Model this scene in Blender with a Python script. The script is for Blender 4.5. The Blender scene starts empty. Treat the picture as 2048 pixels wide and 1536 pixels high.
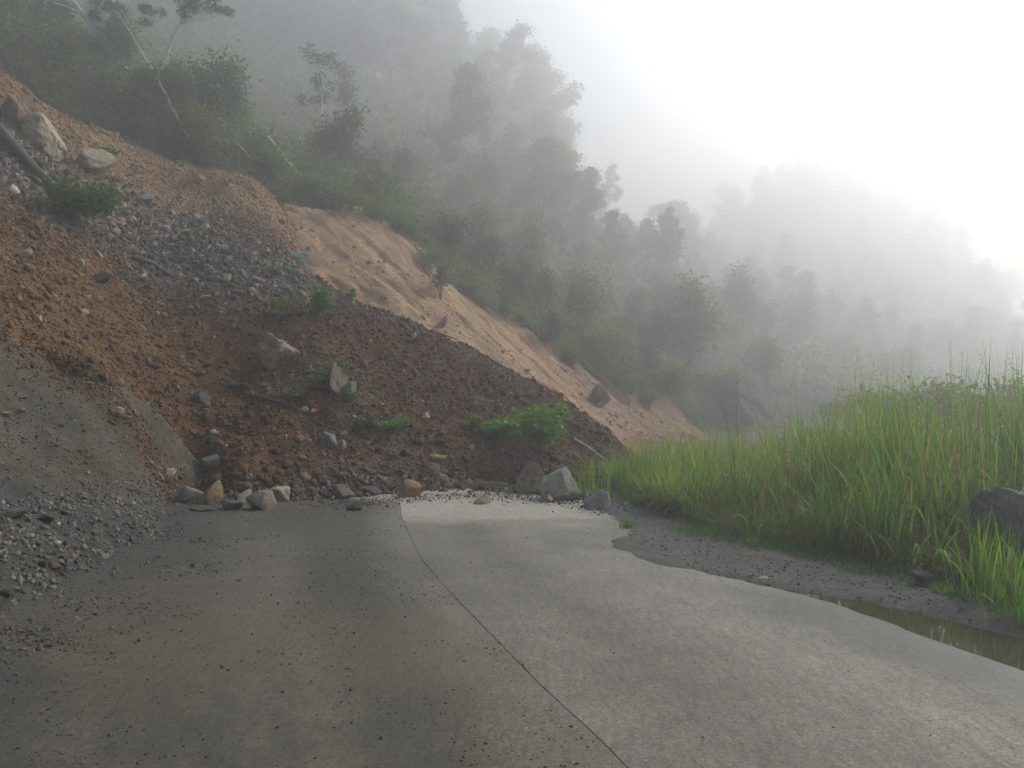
import bpy, math, random
import numpy as np
from mathutils import Vector, Matrix, Euler

random.seed(7)
rng = np.random.default_rng(7)
sc = bpy.context.scene
R = math.radians

# ------------------------------------------------------------------ camera
F = 1536.0                      # focal length in photograph pixels (2048 wide)
CAM_Z = 1.6
PITCH = math.atan(22.0 / F)     # camera tilted up a touch: horizon just under the middle
cam_data = bpy.data.cameras.new('camera')
cam_data.sensor_width = 36.0
cam_data.lens = 36.0 * F / 2048.0
cam_data.clip_start = 0.05
cam_data.clip_end = 4000.0
cam = bpy.data.objects.new('camera', cam_data)
cam.location = (0, 0, CAM_Z)
cam.rotation_euler = (math.pi / 2 + PITCH, 0, 0)
sc.collection.objects.link(cam)
sc.camera = cam

# ------------------------------------------------------------------ sky, sun, exposure
SUN_AZ = R(54.0)     # clockwise from +Y (the view direction): ahead and to the right
SUN_EL = R(37.0)
world = bpy.data.worlds.new('World')
sc.world = world
world.use_nodes = True
wn = world.node_tree
wn.nodes.clear()
wo = wn.nodes.new('ShaderNodeOutputWorld')
wb = wn.nodes.new('ShaderNodeBackground')
ws = wn.nodes.new('ShaderNodeTexSky')
ws.sky_type = 'NISHITA'
ws.sun_disc = False
ws.sun_elevation = SUN_EL
ws.sun_rotation = SUN_AZ
ws.dust_density = 3.0
ws.air_density = 1.0
wb.inputs['Strength'].default_value = 0.1
wn.links.new(ws.outputs['Color'], wb.inputs['Color'])
wn.links.new(wb.outputs['Background'], wo.inputs['Surface'])

sun_data = bpy.data.lights.new('sun', 'SUN')
sun_data.energy = 5.0
sun_data.angle = R(0.6)
sun_data.color = (1.0, 0.965, 0.91)
sun = bpy.data.objects.new('sun', sun_data)
sdir = Vector((math.sin(SUN_AZ) * math.cos(SUN_EL), math.cos(SUN_AZ) * math.cos(SUN_EL), math.sin(SUN_EL)))
sun.rotation_euler = sdir.to_track_quat('Z', 'Y').to_euler()
sun.location = sdir * 300
sc.collection.objects.link(sun)

sc.view_settings.view_transform = 'Standard'
sc.view_settings.look = 'None'
sc.view_settings.gamma = 1.0
sc.view_settings.exposure = 0.82
sc.render.engine = 'CYCLES'
sc.cycles.max_bounces = 10
sc.cycles.diffuse_bounces = 3
sc.cycles.glossy_bounces = 2
sc.cycles.transmission_bounces = 3
sc.cycles.volume_bounces = 1
sc.cycles.transparent_max_bounces = 4
sc.cycles.use_denoising = True
sc.cycles.denoising_prefilter = 'NONE'
sc.cycles.sample_clamp_indirect = 4.0
sc.cycles.use_adaptive_sampling = False
sc.cycles.caustics_reflective = False
sc.cycles.caustics_refractive = False

HAZE_DENSITY = 0.015
HAZE_G = 0.71

# ------------------------------------------------------------------ numpy helpers
def hash2(ix, iy, seed):
    h = (ix.astype(np.int64) * 374761393 + iy.astype(np.int64) * 668265263 + seed * 1442695041) & 0xFFFFFFFF
    h = ((h ^ (h >> 13)) * 1274126177) & 0xFFFFFFFF
    h = h ^ (h >> 16)
    return (h & 0xFFFF) / 65535.0

def vnoise(x, y, seed=0):
    x = np.asarray(x, float); y = np.asarray(y, float)
    ix = np.floor(x); iy = np.floor(y)
    fx = x - ix; fy = y - iy
    fx = fx * fx * fx * (fx * (fx * 6 - 15) + 10); fy = fy * fy * fy * (fy * (fy * 6 - 15) + 10)
    a = hash2(ix, iy, seed); b = hash2(ix + 1, iy, seed)
    c = hash2(ix, iy + 1, seed); d = hash2(ix + 1, iy + 1, seed)
    return (a * (1 - fx) + b * fx) * (1 - fy) + (c * (1 - fx) + d * fx) * fy * 1.0

def fbm(x, y, scale, octaves=3, seed=0, gain=0.5):
    """about -1..1"""
    r = 0.0; amp = 1.0; tot = 0.0; s = scale
    for o in range(octaves):
        r = r + amp * (vnoise(x / s + 13.7 * o, y / s - 7.1 * o, seed + o * 31) * 2 - 1)
        tot += amp; amp *= gain; s *= 0.5
    return r / tot

def n3(p, scale, seed):
    """3-d value noise from three planes, cheap"""
    x, y, z = p[:, 0] / scale, p[:, 1] / scale, p[:, 2] / scale
    return (vnoise(x + z * 0.71, y - z * 0.53, seed) + vnoise(y + x * 0.37, z + x * 0.61, seed + 5)
            + vnoise(z - y * 0.43, x + y * 0.29, seed + 9)) * (2 / 3.0) - 1

def sstep(a, b, x):
    t = np.clip((x - a) / (b - a), 0, 1)
    return t * t * (3 - 2 * t)

def P(px, py, d):
    """a point seen at photograph pixel (px, py), d metres ahead, in world space"""
    cx = (px - 1024) / F * d; cy = (768 - py) / F * d
    return np.array([cx, d * math.cos(PITCH) - cy * math.sin(PITCH), CAM_Z + d * math.sin(PITCH) + cy * math.cos(PITCH)])

def ray(px, py):
    v = P(px, py, 1.0) - np.array([0, 0, CAM_Z])
    return v / v[1]

def GP(px, py, z=0.0):
    v = ray(px, py); t = (z - CAM_Z) / v[2]
    return np.array([v[0] * t, t, z])

class TPS:
    def __init__(self, pts, lam=0.0):
        p = np.array(pts, float); self.c = p[:, :2]; n = len(p)
        K = self._phi(np.linalg.norm(self.c[:, None] - self.c[None], axis=2)) + lam * np.eye(n)
        A = np.zeros((n + 3, n + 3)); A[:n, :n] = K
        A[:n, n] = 1; A[:n, n + 1:] = self.c; A[n, :n] = 1; A[n + 1:, :n] = self.c.T
        b = np.zeros(n + 3); b[:n] = p[:, 2]
        self.w = np.linalg.solve(A, b)
    @staticmethod
    def _phi(r):
        return np.where(r > 1e-9, r * r * np.log(np.maximum(r, 1e-9)), 0.0)
    def __call__(self, x, y):
        x = np.asarray(x, float); y = np.asarray(y, float); sh = x.shape
        q = np.stack([x.ravel(), y.ravel()], 1); out = np.empty(len(q))
        n = len(self.c)
        for i in range(0, len(q), 60000):
            qq = q[i:i + 60000]
            d = np.linalg.norm(qq[:, None] - self.c[None], axis=2)
            out[i:i + 60000] = self._phi(d) @ self.w[:n] + self.w[n] + qq @ self.w[n + 1:]
        return out.reshape(sh)

# ------------------------------------------------------------------ scene helpers
COL = sc.collection
def mesh_np(name, V, Fa, mats=None, col=None, smooth=False, extra=None, mi=None):
    V = np.ascontiguousarray(V, np.float32); Fa = np.ascontiguousarray(Fa, np.int32)
    me = bpy.data.meshes.new(name)
    n, k = Fa.shape
    me.vertices.add(len(V)); me.vertices.foreach_set('co', V.ravel())
    me.loops.add(n * k); me.loops.foreach_set('vertex_index', Fa.ravel())
    me.polygons.add(n)
    me.polygons.foreach_set('loop_start', np.arange(0, n * k, k, dtype=np.int32))
    me.polygons.foreach_set('loop_total', np.full(n, k, np.int32))
    if smooth: me.polygons.foreach_set('use_smooth', np.ones(n, bool))
    if mats is not None:
        for m in (mats if isinstance(mats, (list, tuple)) else [mats]): me.materials.append(m)
    if mi is not None: me.polygons.foreach_set('material_index', np.asarray(mi, np.int32))
    if col is not None:
        a = me.color_attributes.new('col', 'FLOAT_COLOR', 'POINT')
        c = np.ones((len(V), 4), np.float32); c[:, :3] = col
        a.data.foreach_set('color', c.ravel())
    if extra:
        for nm, val in extra.items():
            a = me.attributes.new(nm, 'FLOAT', 'POINT'); a.data.foreach_set('value', np.asarray(val, np.float32))
    me.update(calc_edges=True)
    return me

def obj(name, me, parent=None, loc=None):
    o = bpy.data.objects.new(name, me); COL.objects.link(o)
    if parent is not None: o.parent = parent
    if loc is not None: o.location = loc
    return o

def tag(o, label=None, cat=None, group=None, kind=None):
    if label: o['label'] = label
    if cat: o['category'] = cat
    if group: o['group'] = group
    if kind: o['kind'] = kind
    return o

def empty(name, loc=(0, 0, 0)):
    o = bpy.data.objects.new(name, None); COL.objects.link(o); o.location = loc
    o.empty_display_size = 0.2
    return o

def grid_mesh(name, xs, ys, zf, mats, colf=None, smooth=True, extra=None):
    X, Y = np.meshgrid(xs, ys)
    Z = zf(X, Y)
    nx, ny = len(xs), len(ys)
    V = np.stack([X.ravel(), Y.ravel(), Z.ravel()], 1)
    i = np.arange(nx * ny).reshape(ny, nx)
    Fa = np.stack([i[:-1, :-1].ravel(), i[:-1, 1:].ravel(), i[1:, 1:].ravel(), i[1:, :-1].ravel()], 1)
    c = colf(X.ravel(), Y.ravel(), Z.ravel()) if colf else None
    return mesh_np(name, V, Fa, mats, c, smooth, extra(X.ravel(), Y.ravel()) if extra else None)

def mixc(c, mask, k):
    return c * (1 - mask[:, None]) + np.array(k)[None] * mask[:, None]

def tube(points, radii, seg=6, cap=True):
    pts = np.array(points, float); n = len(pts); radii = np.array(radii, float)
    t = np.gradient(pts, axis=0); t /= np.linalg.norm(t, axis=1)[:, None] + 1e-9
    ref = np.array([0.31, 0.87, 0.13]);
    u = np.cross(t, ref); u /= np.linalg.norm(u, axis=1)[:, None] + 1e-9
    v = np.cross(t, u)
    a = np.arange(seg) / seg * 2 * np.pi
    V = pts[:, None] + radii[:, None, None] * (np.cos(a)[None, :, None] * u[:, None] + np.sin(a)[None, :, None] * v[:, None])
    V = V.reshape(-1, 3); Fa = []
    i = np.arange(n - 1)[:, None] * seg; k = np.arange(seg)[None]
    k2 = (k + 1) % seg
    Fa = np.stack([(i + k).ravel(), (i + k2).ravel(), (i + seg + k2).ravel(), (i + seg + k).ravel()], 1)
    if cap:
        V = np.vstack([V, pts[:1], pts[-1:]]); c0, c1 = len(V) - 2, len(V) - 1
        kk = np.arange(seg); q = (kk + 1) % seg
        b0 = np.stack([kk * 0 + c0, q, kk, kk], 1)
        e = (n - 1) * seg
        b1 = np.stack([kk * 0 + c1, e + kk, e + q, e + q], 1)
        # degenerate quads are avoided by fanning in pairs
        b0 = np.array([[c0, (2 * j + 2) % seg, (2 * j + 1) % seg, (2 * j) % seg] for j in range(seg // 2)])
        b1 = np.array([[c1, e + (2 * j) % seg, e + (2 * j + 1) % seg, e + (2 * j + 2) % seg] for j in range(seg // 2)])
        Fa = np.vstack([Fa, b0, b1])
    return V, Fa

def join(parts):
    Vs, Fs, off = [], [], 0
    for V, Fa in parts:
        Vs.append(V); Fs.append(Fa + off); off += len(V)
    return np.vstack(Vs), np.vstack(Fs)

# ------------------------------------------------------------------ materials
def new_mat(name):
    m = bpy.data.materials.new(name); m.use_nodes = True
    nt = m.node_tree; b = nt.nodes['Principled BSDF']
    return m, nt, b

def nd(nt, t, **kw):
    n = nt.nodes.new(t)
    for k, v in kw.items():
        if k in n.inputs: n.inputs[k].default_value = v
        else: setattr(n, k, v)
    return n

def ramp(nt, fac, stops):
    r = nt.nodes.new('ShaderNodeValToRGB')
    e = r.color_ramp.elements
    while len(e) > 1: e.remove(e[-1])
    e[0].position = stops[0][0]; e[0].color = (*stops[0][1], 1)
    for p, c in stops[1:]:
        x = e.new(p); x.color = (*c, 1)
    nt.links.new(fac, r.inputs['Fac'])
    return r.outputs['Color']

def mul(nt, a, b, fac=1.0):
    m = nt.nodes.new('ShaderNodeMix'); m.data_type = 'RGBA'; m.blend_type = 'MULTIPLY'
    m.inputs['Factor'].default_value = fac
    nt.links.new(a, m.inputs['A']); nt.links.new(b, m.inputs['B'])
    return m.outputs['Result']

def soil_mat(name, bump=0.6, scale=6.0, rough=0.92, lo=0.55, hi=1.4):
    m, nt, b = new_mat(name)
    at = nd(nt, 'ShaderNodeAttribute', attribute_name='col')
    tc = nd(nt, 'ShaderNodeTexCoord')
    n1 = nd(nt, 'ShaderNodeTexNoise', Scale=scale, Detail=8.0, Roughness=0.65)
    nt.links.new(tc.outputs['Object'], n1.inputs['Vector'])
    c = ramp(nt, n1.outputs['Fac'], [(0.28, (lo, lo, lo)), (0.5, (0.95, 0.95, 0.95)), (0.72, (hi, hi * 0.97, hi * 0.92))])
    col = mul(nt, at.outputs['Color'], c)
    vo = nd(nt, 'ShaderNodeTexVoronoi', Scale=scale * 4.5)
    nt.links.new(tc.outputs['Object'], vo.inputs['Vector'])
    cv = ramp(nt, vo.outputs['Color'], [(0.0, (0.72, 0.72, 0.72)), (0.6, (1, 1, 1)), (1.0, (1.3, 1.27, 1.22))])
    col = mul(nt, col, cv, 0.8)
    nt.links.new(col, b.inputs['Base Color'])
    b.inputs['Roughness'].default_value = rough
    b.inputs['Specular IOR Level'].default_value = 0.25
    n2 = nd(nt, 'ShaderNodeTexNoise', Scale=scale * 3.5, Detail=7.0, Roughness=0.7)
    nt.links.new(tc.outputs['Object'], n2.inputs['Vector'])
    bp = nd(nt, 'ShaderNodeBump', Strength=bump, Distance=0.06)
    nt.links.new(n2.outputs['Fac'], bp.inputs['Height'])
    nt.links.new(bp.outputs['Normal'], b.inputs['Normal'])
    return m

def rock_mat(name, c1, c2, c3, scale=3.0, bump=0.7):
    m, nt, b = new_mat(name)
    tc = nd(nt, 'ShaderNodeTexCoord'); oi = nd(nt, 'ShaderNodeObjectInfo')
    ad = nd(nt, 'ShaderNodeVectorMath', operation='ADD')
    nt.links.new(tc.outputs['Object'], ad.inputs[0]); nt.links.new(oi.outputs['Location'], ad.inputs[1])
    n1 = nd(nt, 'ShaderNodeTexNoise', Scale=scale * 1.7, Detail=10.0, Roughness=0.75, Distortion=0.8)
    nt.links.new(ad.outputs[0], n1.inputs['Vector'])
    c = ramp(nt, n1.outputs['Fac'], [(0.3, c1), (0.5, c2), (0.68, c3)])
    n3_ = nd(nt, 'ShaderNodeTexNoise', Scale=scale * 14, Detail=4.0, Roughness=0.7)
    nt.links.new(ad.outputs[0], n3_.inputs['Vector'])
    sp = ramp(nt, n3_.outputs['Fac'], [(0.3, (0.55, 0.55, 0.55)), (0.5, (1, 1, 1)), (0.7, (1.25, 1.25, 1.22))])
    c = mul(nt, c, sp, 0.85)
    rv = ramp(nt, oi.outputs['Random'], [(0.0, (0.75, 0.75, 0.78)), (1.0, (1.2, 1.15, 1.05))])
    c = mul(nt, c, rv)
    nt.links.new(c, b.inputs['Base Color'])
    b.inputs['Roughness'].default_value = 0.82
    b.inputs['Specular IOR Level'].default_value = 0.35
    bp = nd(nt, 'ShaderNodeBump', Strength=1.0, Distance=0.06)
    ms = nd(nt, 'ShaderNodeTexNoise', Scale=scale * 4.0, Detail=10.0, Roughness=0.75)
    nt.links.new(ad.outputs[0], ms.inputs['Vector'])
    nt.links.new(ms.outputs['Fac'], bp.inputs['Height'])
    nt.links.new(bp.outputs['Normal'], b.inputs['Normal'])
    return m

def attr_rock_mat(name):
    m, nt, b = new_mat(name)
    at = nd(nt, 'ShaderNodeAttribute', attribute_name='col')
    tc = nd(nt, 'ShaderNodeTexCoord')
    n1 = nd(nt, 'ShaderNodeTexNoise', Scale=28.0, Detail=6.0, Roughness=0.7)
    nt.links.new(tc.outputs['Object'], n1.inputs['Vector'])
    c = ramp(nt, n1.outputs['Fac'], [(0.3, (0.65, 0.65, 0.65)), (0.7, (1.3, 1.3, 1.3))])
    nt.links.new(mul(nt, at.outputs['Color'], c), b.inputs['Base Color'])
    b.inputs['Roughness'].default_value = 0.88
    b.inputs['Specular IOR Level'].default_value = 0.3
    return m

def leaf_mat(name, trans=0.48, rough=0.5, spec=0.35):
    """leaf colour comes from the leaves themselves (attribute) and a tree-to-tree variation"""
    m, nt, b = new_mat(name)
    at = nd(nt, 'ShaderNodeAttribute', attribute_name='col')
    oi = nd(nt, 'ShaderNodeObjectInfo')
    rv = ramp(nt, oi.outputs['Random'], [(0.0, (0.72, 0.82, 0.8)), (0.5, (1, 1, 1)), (1.0, (1.3, 1.15, 0.9))])
    c = mul(nt, at.outputs['Color'], rv)
    nt.links.new(c, b.inputs['Base Color'])
    b.inputs['Roughness'].default_value = rough
    b.inputs['Specular IOR Level'].default_value = spec
    tr = nd(nt, 'ShaderNodeBsdfTranslucent')
    g = nd(nt, 'ShaderNodeMix', data_type='RGBA', blend_type='MULTIPLY')
    g.inputs['Factor'].default_value = 1.0
    g.inputs['B'].default_value = (1.05, 1.25, 0.5, 1)
    nt.links.new(c, g.inputs['A']); nt.links.new(g.outputs['Result'], tr.inputs['Color'])
    mx = nd(nt, 'ShaderNodeMixShader'); mx.inputs[0].default_value = trans
    nt.links.new(b.outputs[0], mx.inputs[1]); nt.links.new(tr.outputs[0], mx.inputs[2])
    nt.links.new(mx.outputs[0], nt.nodes['Material Output'].inputs['Surface'])
    return m

def bark_mat(name, c1, c2, scale=9.0):
    m, nt, b = new_mat(name)
    tc = nd(nt, 'ShaderNodeTexCoord')
    mp = nd(nt, 'ShaderNodeMapping'); mp.inputs['Scale'].default_value = (1, 1, 0.22)
    nt.links.new(tc.outputs['Object'], mp.inputs['Vector'])
    n1 = nd(nt, 'ShaderNodeTexNoise', Scale=scale, Detail=7.0, Roughness=0.7)
    nt.links.new(mp.outputs['Vector'], n1.inputs['Vector'])
    nt.links.new(ramp(nt, n1.outputs['Fac'], [(0.3, c1), (0.7, c2)]), b.inputs['Base Color'])
    b.inputs['Roughness'].default_value = 0.85
    bp = nd(nt, 'ShaderNodeBump', Strength=0.8, Distance=0.02)
    nt.links.new(n1.outputs['Fac'], bp.inputs['Height']); nt.links.new(bp.outputs['Normal'], b.inputs['Normal'])
    return m

def plain_mat(name, c, rough=0.6, trans=0.0):
    m, nt, b = new_mat(name)
    tc = nd(nt, 'ShaderNodeTexCoord')
    n1 = nd(nt, 'ShaderNodeTexNoise', Scale=22.0, Detail=5.0)
    nt.links.new(tc.outputs['Object'], n1.inputs['Vector'])
    a = tuple(v * 0.7 for v in c); z = tuple(min(1, v * 1.25) for v in c)
    nt.links.new(ramp(nt, n1.outputs['Fac'], [(0.35, a), (0.65, z)]), b.inputs['Base Color'])
    b.inputs['Roughness'].default_value = rough
    return m

M_DEBRIS = soil_mat('debris_soil', 0.9, 6.0)
M_SCARP = soil_mat('scarp_soil', 1.0, 5.0, lo=0.6, hi=1.3)
_nt = M_SCARP.node_tree; _b = _nt.nodes['Principled BSDF']; _src = _b.inputs['Base Color'].links[0].from_socket
_tc = nd(_nt, 'ShaderNodeTexCoord'); _r0 = nd(_nt, 'ShaderNodeMapping'); _r0.inputs['Rotation'].default_value = (0, 0, 0.607)
_r1 = nd(_nt, 'ShaderNodeMapping'); _r1.inputs['Scale'].default_value = (0.5, 5.0, 0.5)
_nt.links.new(_tc.outputs['Object'], _r0.inputs['Vector']); _nt.links.new(_r0.outputs['Vector'], _r1.inputs['Vector'])
_n = nd(_nt, 'ShaderNodeTexNoise', Scale=1.3, Detail=9.0, Roughness=0.75); _nt.links.new(_r1.outputs['Vector'], _n.inputs['Vector'])
_nt.links.new(mul(_nt, _src, ramp(_nt, _n.outputs['Fac'], [(0.32, (0.55, 0.5, 0.46)), (0.5, (1, 1, 1)), (0.7, (1.3, 1.28, 1.22))])), _b.inputs['Base Color'])
M_BANK = soil_mat('gravel_bank', 0.8, 9.0)
M_HILL = soil_mat('forest_floor', 0.5, 1.5)
M_CLOD = attr_rock_mat('clod')
M_GRAVEL = attr_rock_mat('gravel')
M_CREAM = rock_mat('cream_rock', (0.12, 0.095, 0.065), (0.34, 0.285, 0.20), (0.56, 0.50, 0.39))
M_OCHRE = rock_mat('ochre_rock', (0.16, 0.10, 0.05), (0.32, 0.20, 0.09), (0.42, 0.33, 0.2))
M_GREY = rock_mat('grey_rock', (0.09, 0.09, 0.085), (0.2, 0.2, 0.19), (0.36, 0.36, 0.33))
M_DARK = rock_mat('dark_rock', (0.04, 0.039, 0.036), (0.085, 0.083, 0.077), (0.17, 0.165, 0.15))
M_PALE = rock_mat('pale_grey_rock', (0.13, 0.122, 0.105), (0.28, 0.265, 0.235), (0.45, 0.43, 0.39), 5.0)
M_TAN = rock_mat('tan_rock', (0.10, 0.075, 0.05), (0.25, 0.195, 0.13), (0.46, 0.39, 0.29), 4.0)
M_BROWN = rock_mat('brown_rock', (0.10, 0.07, 0.05), (0.20, 0.15, 0.115), (0.32, 0.26, 0.2))
M_LEAF = leaf_mat('leaf')
M_GRASS = leaf_mat('grass_blade', 0.48, 0.45, 0.4)
M_BARK_D = bark_mat('dark_bark', (0.035, 0.028, 0.02), (0.11, 0.09, 0.065))
M_BARK_P = bark_mat('pale_bark', (0.22, 0.2, 0.17), (0.5, 0.47, 0.4))
M_BARK_G = bark_mat('grey_bark', (0.09, 0.085, 0.07), (0.25, 0.23, 0.19))
M_ROOT = bark_mat('root_bark', (0.06, 0.03, 0.02), (0.17, 0.09, 0.06))

# ------------------------------------------------------------------ terrain height functions
W = lambda *p: np.array(p, float)
# debris lobe over the road
_b = []
for px, py in ((340, 1000), (450, 1006), (600, 1003), (700, 995), (800, 985), (900, 978), (1000, 975), (1060, 985), (1150, 985)):
    g = GP(px, py); _b += [g + W(0, 0, -0.03), g + W(0.1, -0.8, -0.5), g + W(0.2, -2.0, -1.1)]
_b += [P(*q) for q in (
    (600, 900, 12.6), (600, 800, 13.9), (600, 700, 15.5), (600, 600, 17.6), (450, 900, 12.4), (450, 750, 14.4), (450, 600, 17.1), (450, 480, 20),
    (900, 900, 14.0), (900, 800, 15.6), (900, 720, 17.0), (750, 850, 13.9), (750, 700, 16.4), (1100, 900, 15.0), (1030, 820, 15.8),
    (1240, 885, 16.6), (1130, 800, 16.9), (1040, 745, 17.3), (930, 690, 17.8), (800, 635, 18.4), (690, 590, 19.0), (580, 522, 20.4), (550, 450, 22.6), (520, 385, 24.6), (510, 362, 25.2),
    (300, 900, 11.9), (300, 800, 13.2), (300, 700, 14.8), (300, 600, 16.8), (300, 500, 19.0), (300, 400, 21.7), (300, 330, 24.0), (420, 400, 23.2),
    (100, 850, 10.9), (100, 690, 11.9), (100, 550, 14.4), (100, 400, 17.8), (100, 300, 20.6), (0, 683, 11.36), (60, 708, 11.28), (130, 743, 11.16), (200, 790, 11.2), (260, 838, 11.27), (315, 925, 11.6),
    (400, 338, 25.0), (300, 303, 24.9), (200, 268, 24.2), (130, 243, 23.4), (60, 190, 22.4), (0, 145, 21.6), (-200, 40, 20),
    (0, 560, 13.1), (0, 420, 15.8), (0, 300, 18.4), (0, 200, 20.3), (-250, 500, 13.2), (-250, 300, 16.6), (-250, 150, 18.6),
    (200, 950, 10.9), (0, 900, 10.0), (-250, 800, 9.6))]
for q in ((1290, 930, 16.6), (1240, 885, 16.6), (1130, 800, 16.9), (930, 690, 17.8), (690, 590, 19.0), (580, 522, 20.4), (510, 362, 25.2), (300, 303, 24.9), (130, 243, 23.4), (0, 145, 21.6)):
    p = P(*q)
    if q[0] != 1290: _b += [p + W(0.5, 1.6, -0.7), p + W(0.8, 3.6, -1.9)]
    else: _b += [p + W(0, 0, -0.1), p + W(0.8, -0.5, -0.6), p + W(2.0, 0.6, -1.4)]
TB = TPS(_b, 0.02)
def HB(x, y):
    x = np.asarray(x, float); y = np.asarray(y, float)
    z = TB(x, y)
    z = z + 0.18 * fbm(x, y, 2.2, 3, 11) + 0.10 * fbm(x, y, 0.6, 3, 12)
    w_ = fbm(x * 0.3 + y * 0.95, 0.2 * (x * 0.95 - y * 0.3), 0.9, 2, 15); z = z - 0.14 * np.maximum(0, w_ - 0.1)
    k = fbm(x, y, 0.22, 2, 14); z = z + 0.04 * k
    # hollow beside the big cream boulder and the dug shadow left of it
    for (cx, cy, r, dpt) in HOLLOWS:
        z = z - dpt * np.exp(-(((x - cx) ** 2 + (y - cy) ** 2) / (r * r)))
    return z
HOLLOWS = []
# grey embankment at the left
_a = []
for px, py in ((335, 1012), (285, 1075), (180, 1160), (60, 1225), (-60, 1290), (-300, 1400), (-700, 1500)):
    g = GP(px, py); _a += [g + W(0, 0, -0.02), g + W(0.5, -0.5, -0.28), g + W(1.2, -1.2, -0.7)]
_a += [P(*q) for q in (
    (0, 685, 11.3), (130, 745, 11.1), (260, 840, 11.2), (310, 930, 11.5),
    (200, 950, 9.9), (100, 1000, 8.6), (100, 900, 9.6), (0, 900, 9.0), (0, 1000, 8.0), (0, 1110, 6.9), (0, 800, 9.9), (130, 820, 10.3),
    (-150, 800, 8.8), (-150, 600, 11.0), (-400, 700, 7.5), (-400, 500, 9.3))]
for q in ((0, 685, 11.3), (130, 745, 11.1), (260, 840, 11.2), (-150, 600, 11.0), (-400, 500, 9.3)):
    _a += [P(*q) + W(0.1, 0.8, -0.15), P(*q) + W(0.3, 2.0, -1.0)]
TA = TPS(_a, 0.01)
def HA(x, y):
    x = np.asarray(x, float); y = np.asarray(y, float)
    z = TA(x, y) + 0.17 * fbm(x, y, 1.5, 3, 21) + 0.05 * fbm(x, y, 0.35, 3, 22)
    # windrow of crushed rock along the toe
    z = z + 0.16 * np.exp(-((TA(x, y) - 0.22) / 0.16) ** 2) * (0.5 + 0.5 * fbm(x, y, 0.9, 2, 23)) * sstep(-3.4, -4.4, x)
    return z
# hillside: scarp, forest slope, far spur and ridge
_h = [P(*q) for q in (
    (1400, 880, 27), (1300, 870, 26), (1240, 850, 24.5), (1130, 790, 23), (930, 690, 22.3), (690, 585, 22.8), (600, 520, 24),
    (300, 480, 24.5), (100, 480, 22.5), (0, 400, 22), (-200, 300, 20), (430, 440, 25.2), (300, 350, 26.2), (130, 300, 24.8), (0, 220, 23.2),
    (1330, 775, 32.5), (1250, 760, 31.5), (1180, 738, 30.5), (1050, 655, 29.5), (900, 565, 29), (830, 490, 28.7), (780, 440, 28.5), (700, 415, 28.2), (600, 397, 28), (510, 365, 27.2), (300, 310, 26.8), (130, 250, 25.5), (0, 155, 24), (-300, 20, 22),
    (1180, 700, 37), (1000, 560, 40), (1050, 470, 52), (1100, 430, 66), (1080, 370, 80), (1200, 480, 76), (1180, 500, 62), (1000, 315, 88), (880, 270, 92), (800, 330, 50), (700, 150, 82), (600, 300, 45), (300, 200, 38), (300, 40, 60), (0, 20, 38), (600, 40, 88),
    (1300, 660, 46), (1420, 755, 43.5), (1370, 752, 41.5), (1400, 875, 33), (1440, 862, 37), (1500, 860, 38), (1600, 850, 41), (1350, 850, 30), (1420, 630, 58), (1300, 560, 76), (1330, 525, 90), (1430, 560, 100),
    (1480, 490, 122), (1535, 405, 127), (1630, 372, 131), (1750, 385, 132), (1850, 450, 130), (1930, 545, 126), (2010, 640, 120), (2060, 690, 115), (2200, 760, 112),
    (1660, 765, 56), (1850, 780, 66), (2048, 800, 70), (1650, 700, 74), (1650, 610, 95), (1850, 700, 88), (1850, 620, 105))]
_h += [W(2, 16, -0.6), W(6, 17, -0.5), W(12, 18, -0.2), W(14, 28, -0.1), W(20, 34, -0.1), W(30, 40, 0), W(50, 50, 0), W(85, 70, -2), W(90, 110, 0), W(60, 160, 22), W(45, 165, 28), W(15, 135, 22), W(-10, 140, 30), W(-40, 140, 36), W(-60, 60, 33), W(-60, 100, 38), W(-60, 25, 26), W(-35, 10, 18), W(88, 170, 10)]
def FAR(d): return d if d <= 42 else 42 + (d - 42) * 1.6
for _i, _p in enumerate(_h):      # the far slopes stand well back in the fog
    if _p[1] > 42:
        _k = FAR(_p[1]) / _p[1]; _h[_i] = W(_p[0] * _k, _p[1] * _k, CAM_Z + (_p[2] - CAM_Z) * _k)
TH = TPS(_h, 0.05)
EX = np.array([-30, -19, -16, -14.8, -12.7, -9.1, -7.7, -4.5, -2.3, 0.6, 3.1, 5.0, 6.5, 8, 9, 14]); EY = np.array([20, 22.5, 24, 25.4, 26.6, 27.2, 28, 28.5, 29, 29.5, 30.5, 31.5, 32.2, 32, 28, 26])
def edge_y(x): return np.interp(x, EX, EY)
FD = np.array([0.82, -0.57]); FN = np.array([0.57, 0.82])
def scarp_mask(x, y):
    return sstep(31.5, 29.5, y + 0.0 * x) * sstep(-19, -15, x) * sstep(13, 10, x)
def HH(x, y):
    x = np.asarray(x, float); y = np.asarray(y, float)
    z = TH(x, y)
    far = sstep(34, 55, y)
    z = z + far * 1.6 * fbm(x, y, 18, 3, 41) + (1 - far) * 0.18 * fbm(x, y, 2.5, 3, 42)
    u = x * FD[0] + y * FD[1]; v = x * FN[0] + y * FN[1]
    m = scarp_mask(x, y)
    g = fbm(v, u * 0.16, 0.9, 3, 44)
    g2 = fbm(v, u * 0.22, 0.28, 2, 46)
    le = np.exp(-((y - edge_y(x) + 0.7) / 1.1) ** 2) * m
    z = z + le * (0.30 * fbm(x, y, 1.1, 3, 47) + 0.1)
    st_ = fbm(u, v * 0.35, 1.3, 2, 48); z = z + m * 0.16 * np.round(st_ * 3) / 3
    z = z - m * 0.14 * np.maximum(0, g) + m * 0.09 * fbm(x, y, 0.5, 3, 45) - m * 0.22 * np.maximum(0, g2 - 0.05) ** 0.8
    return z
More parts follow.
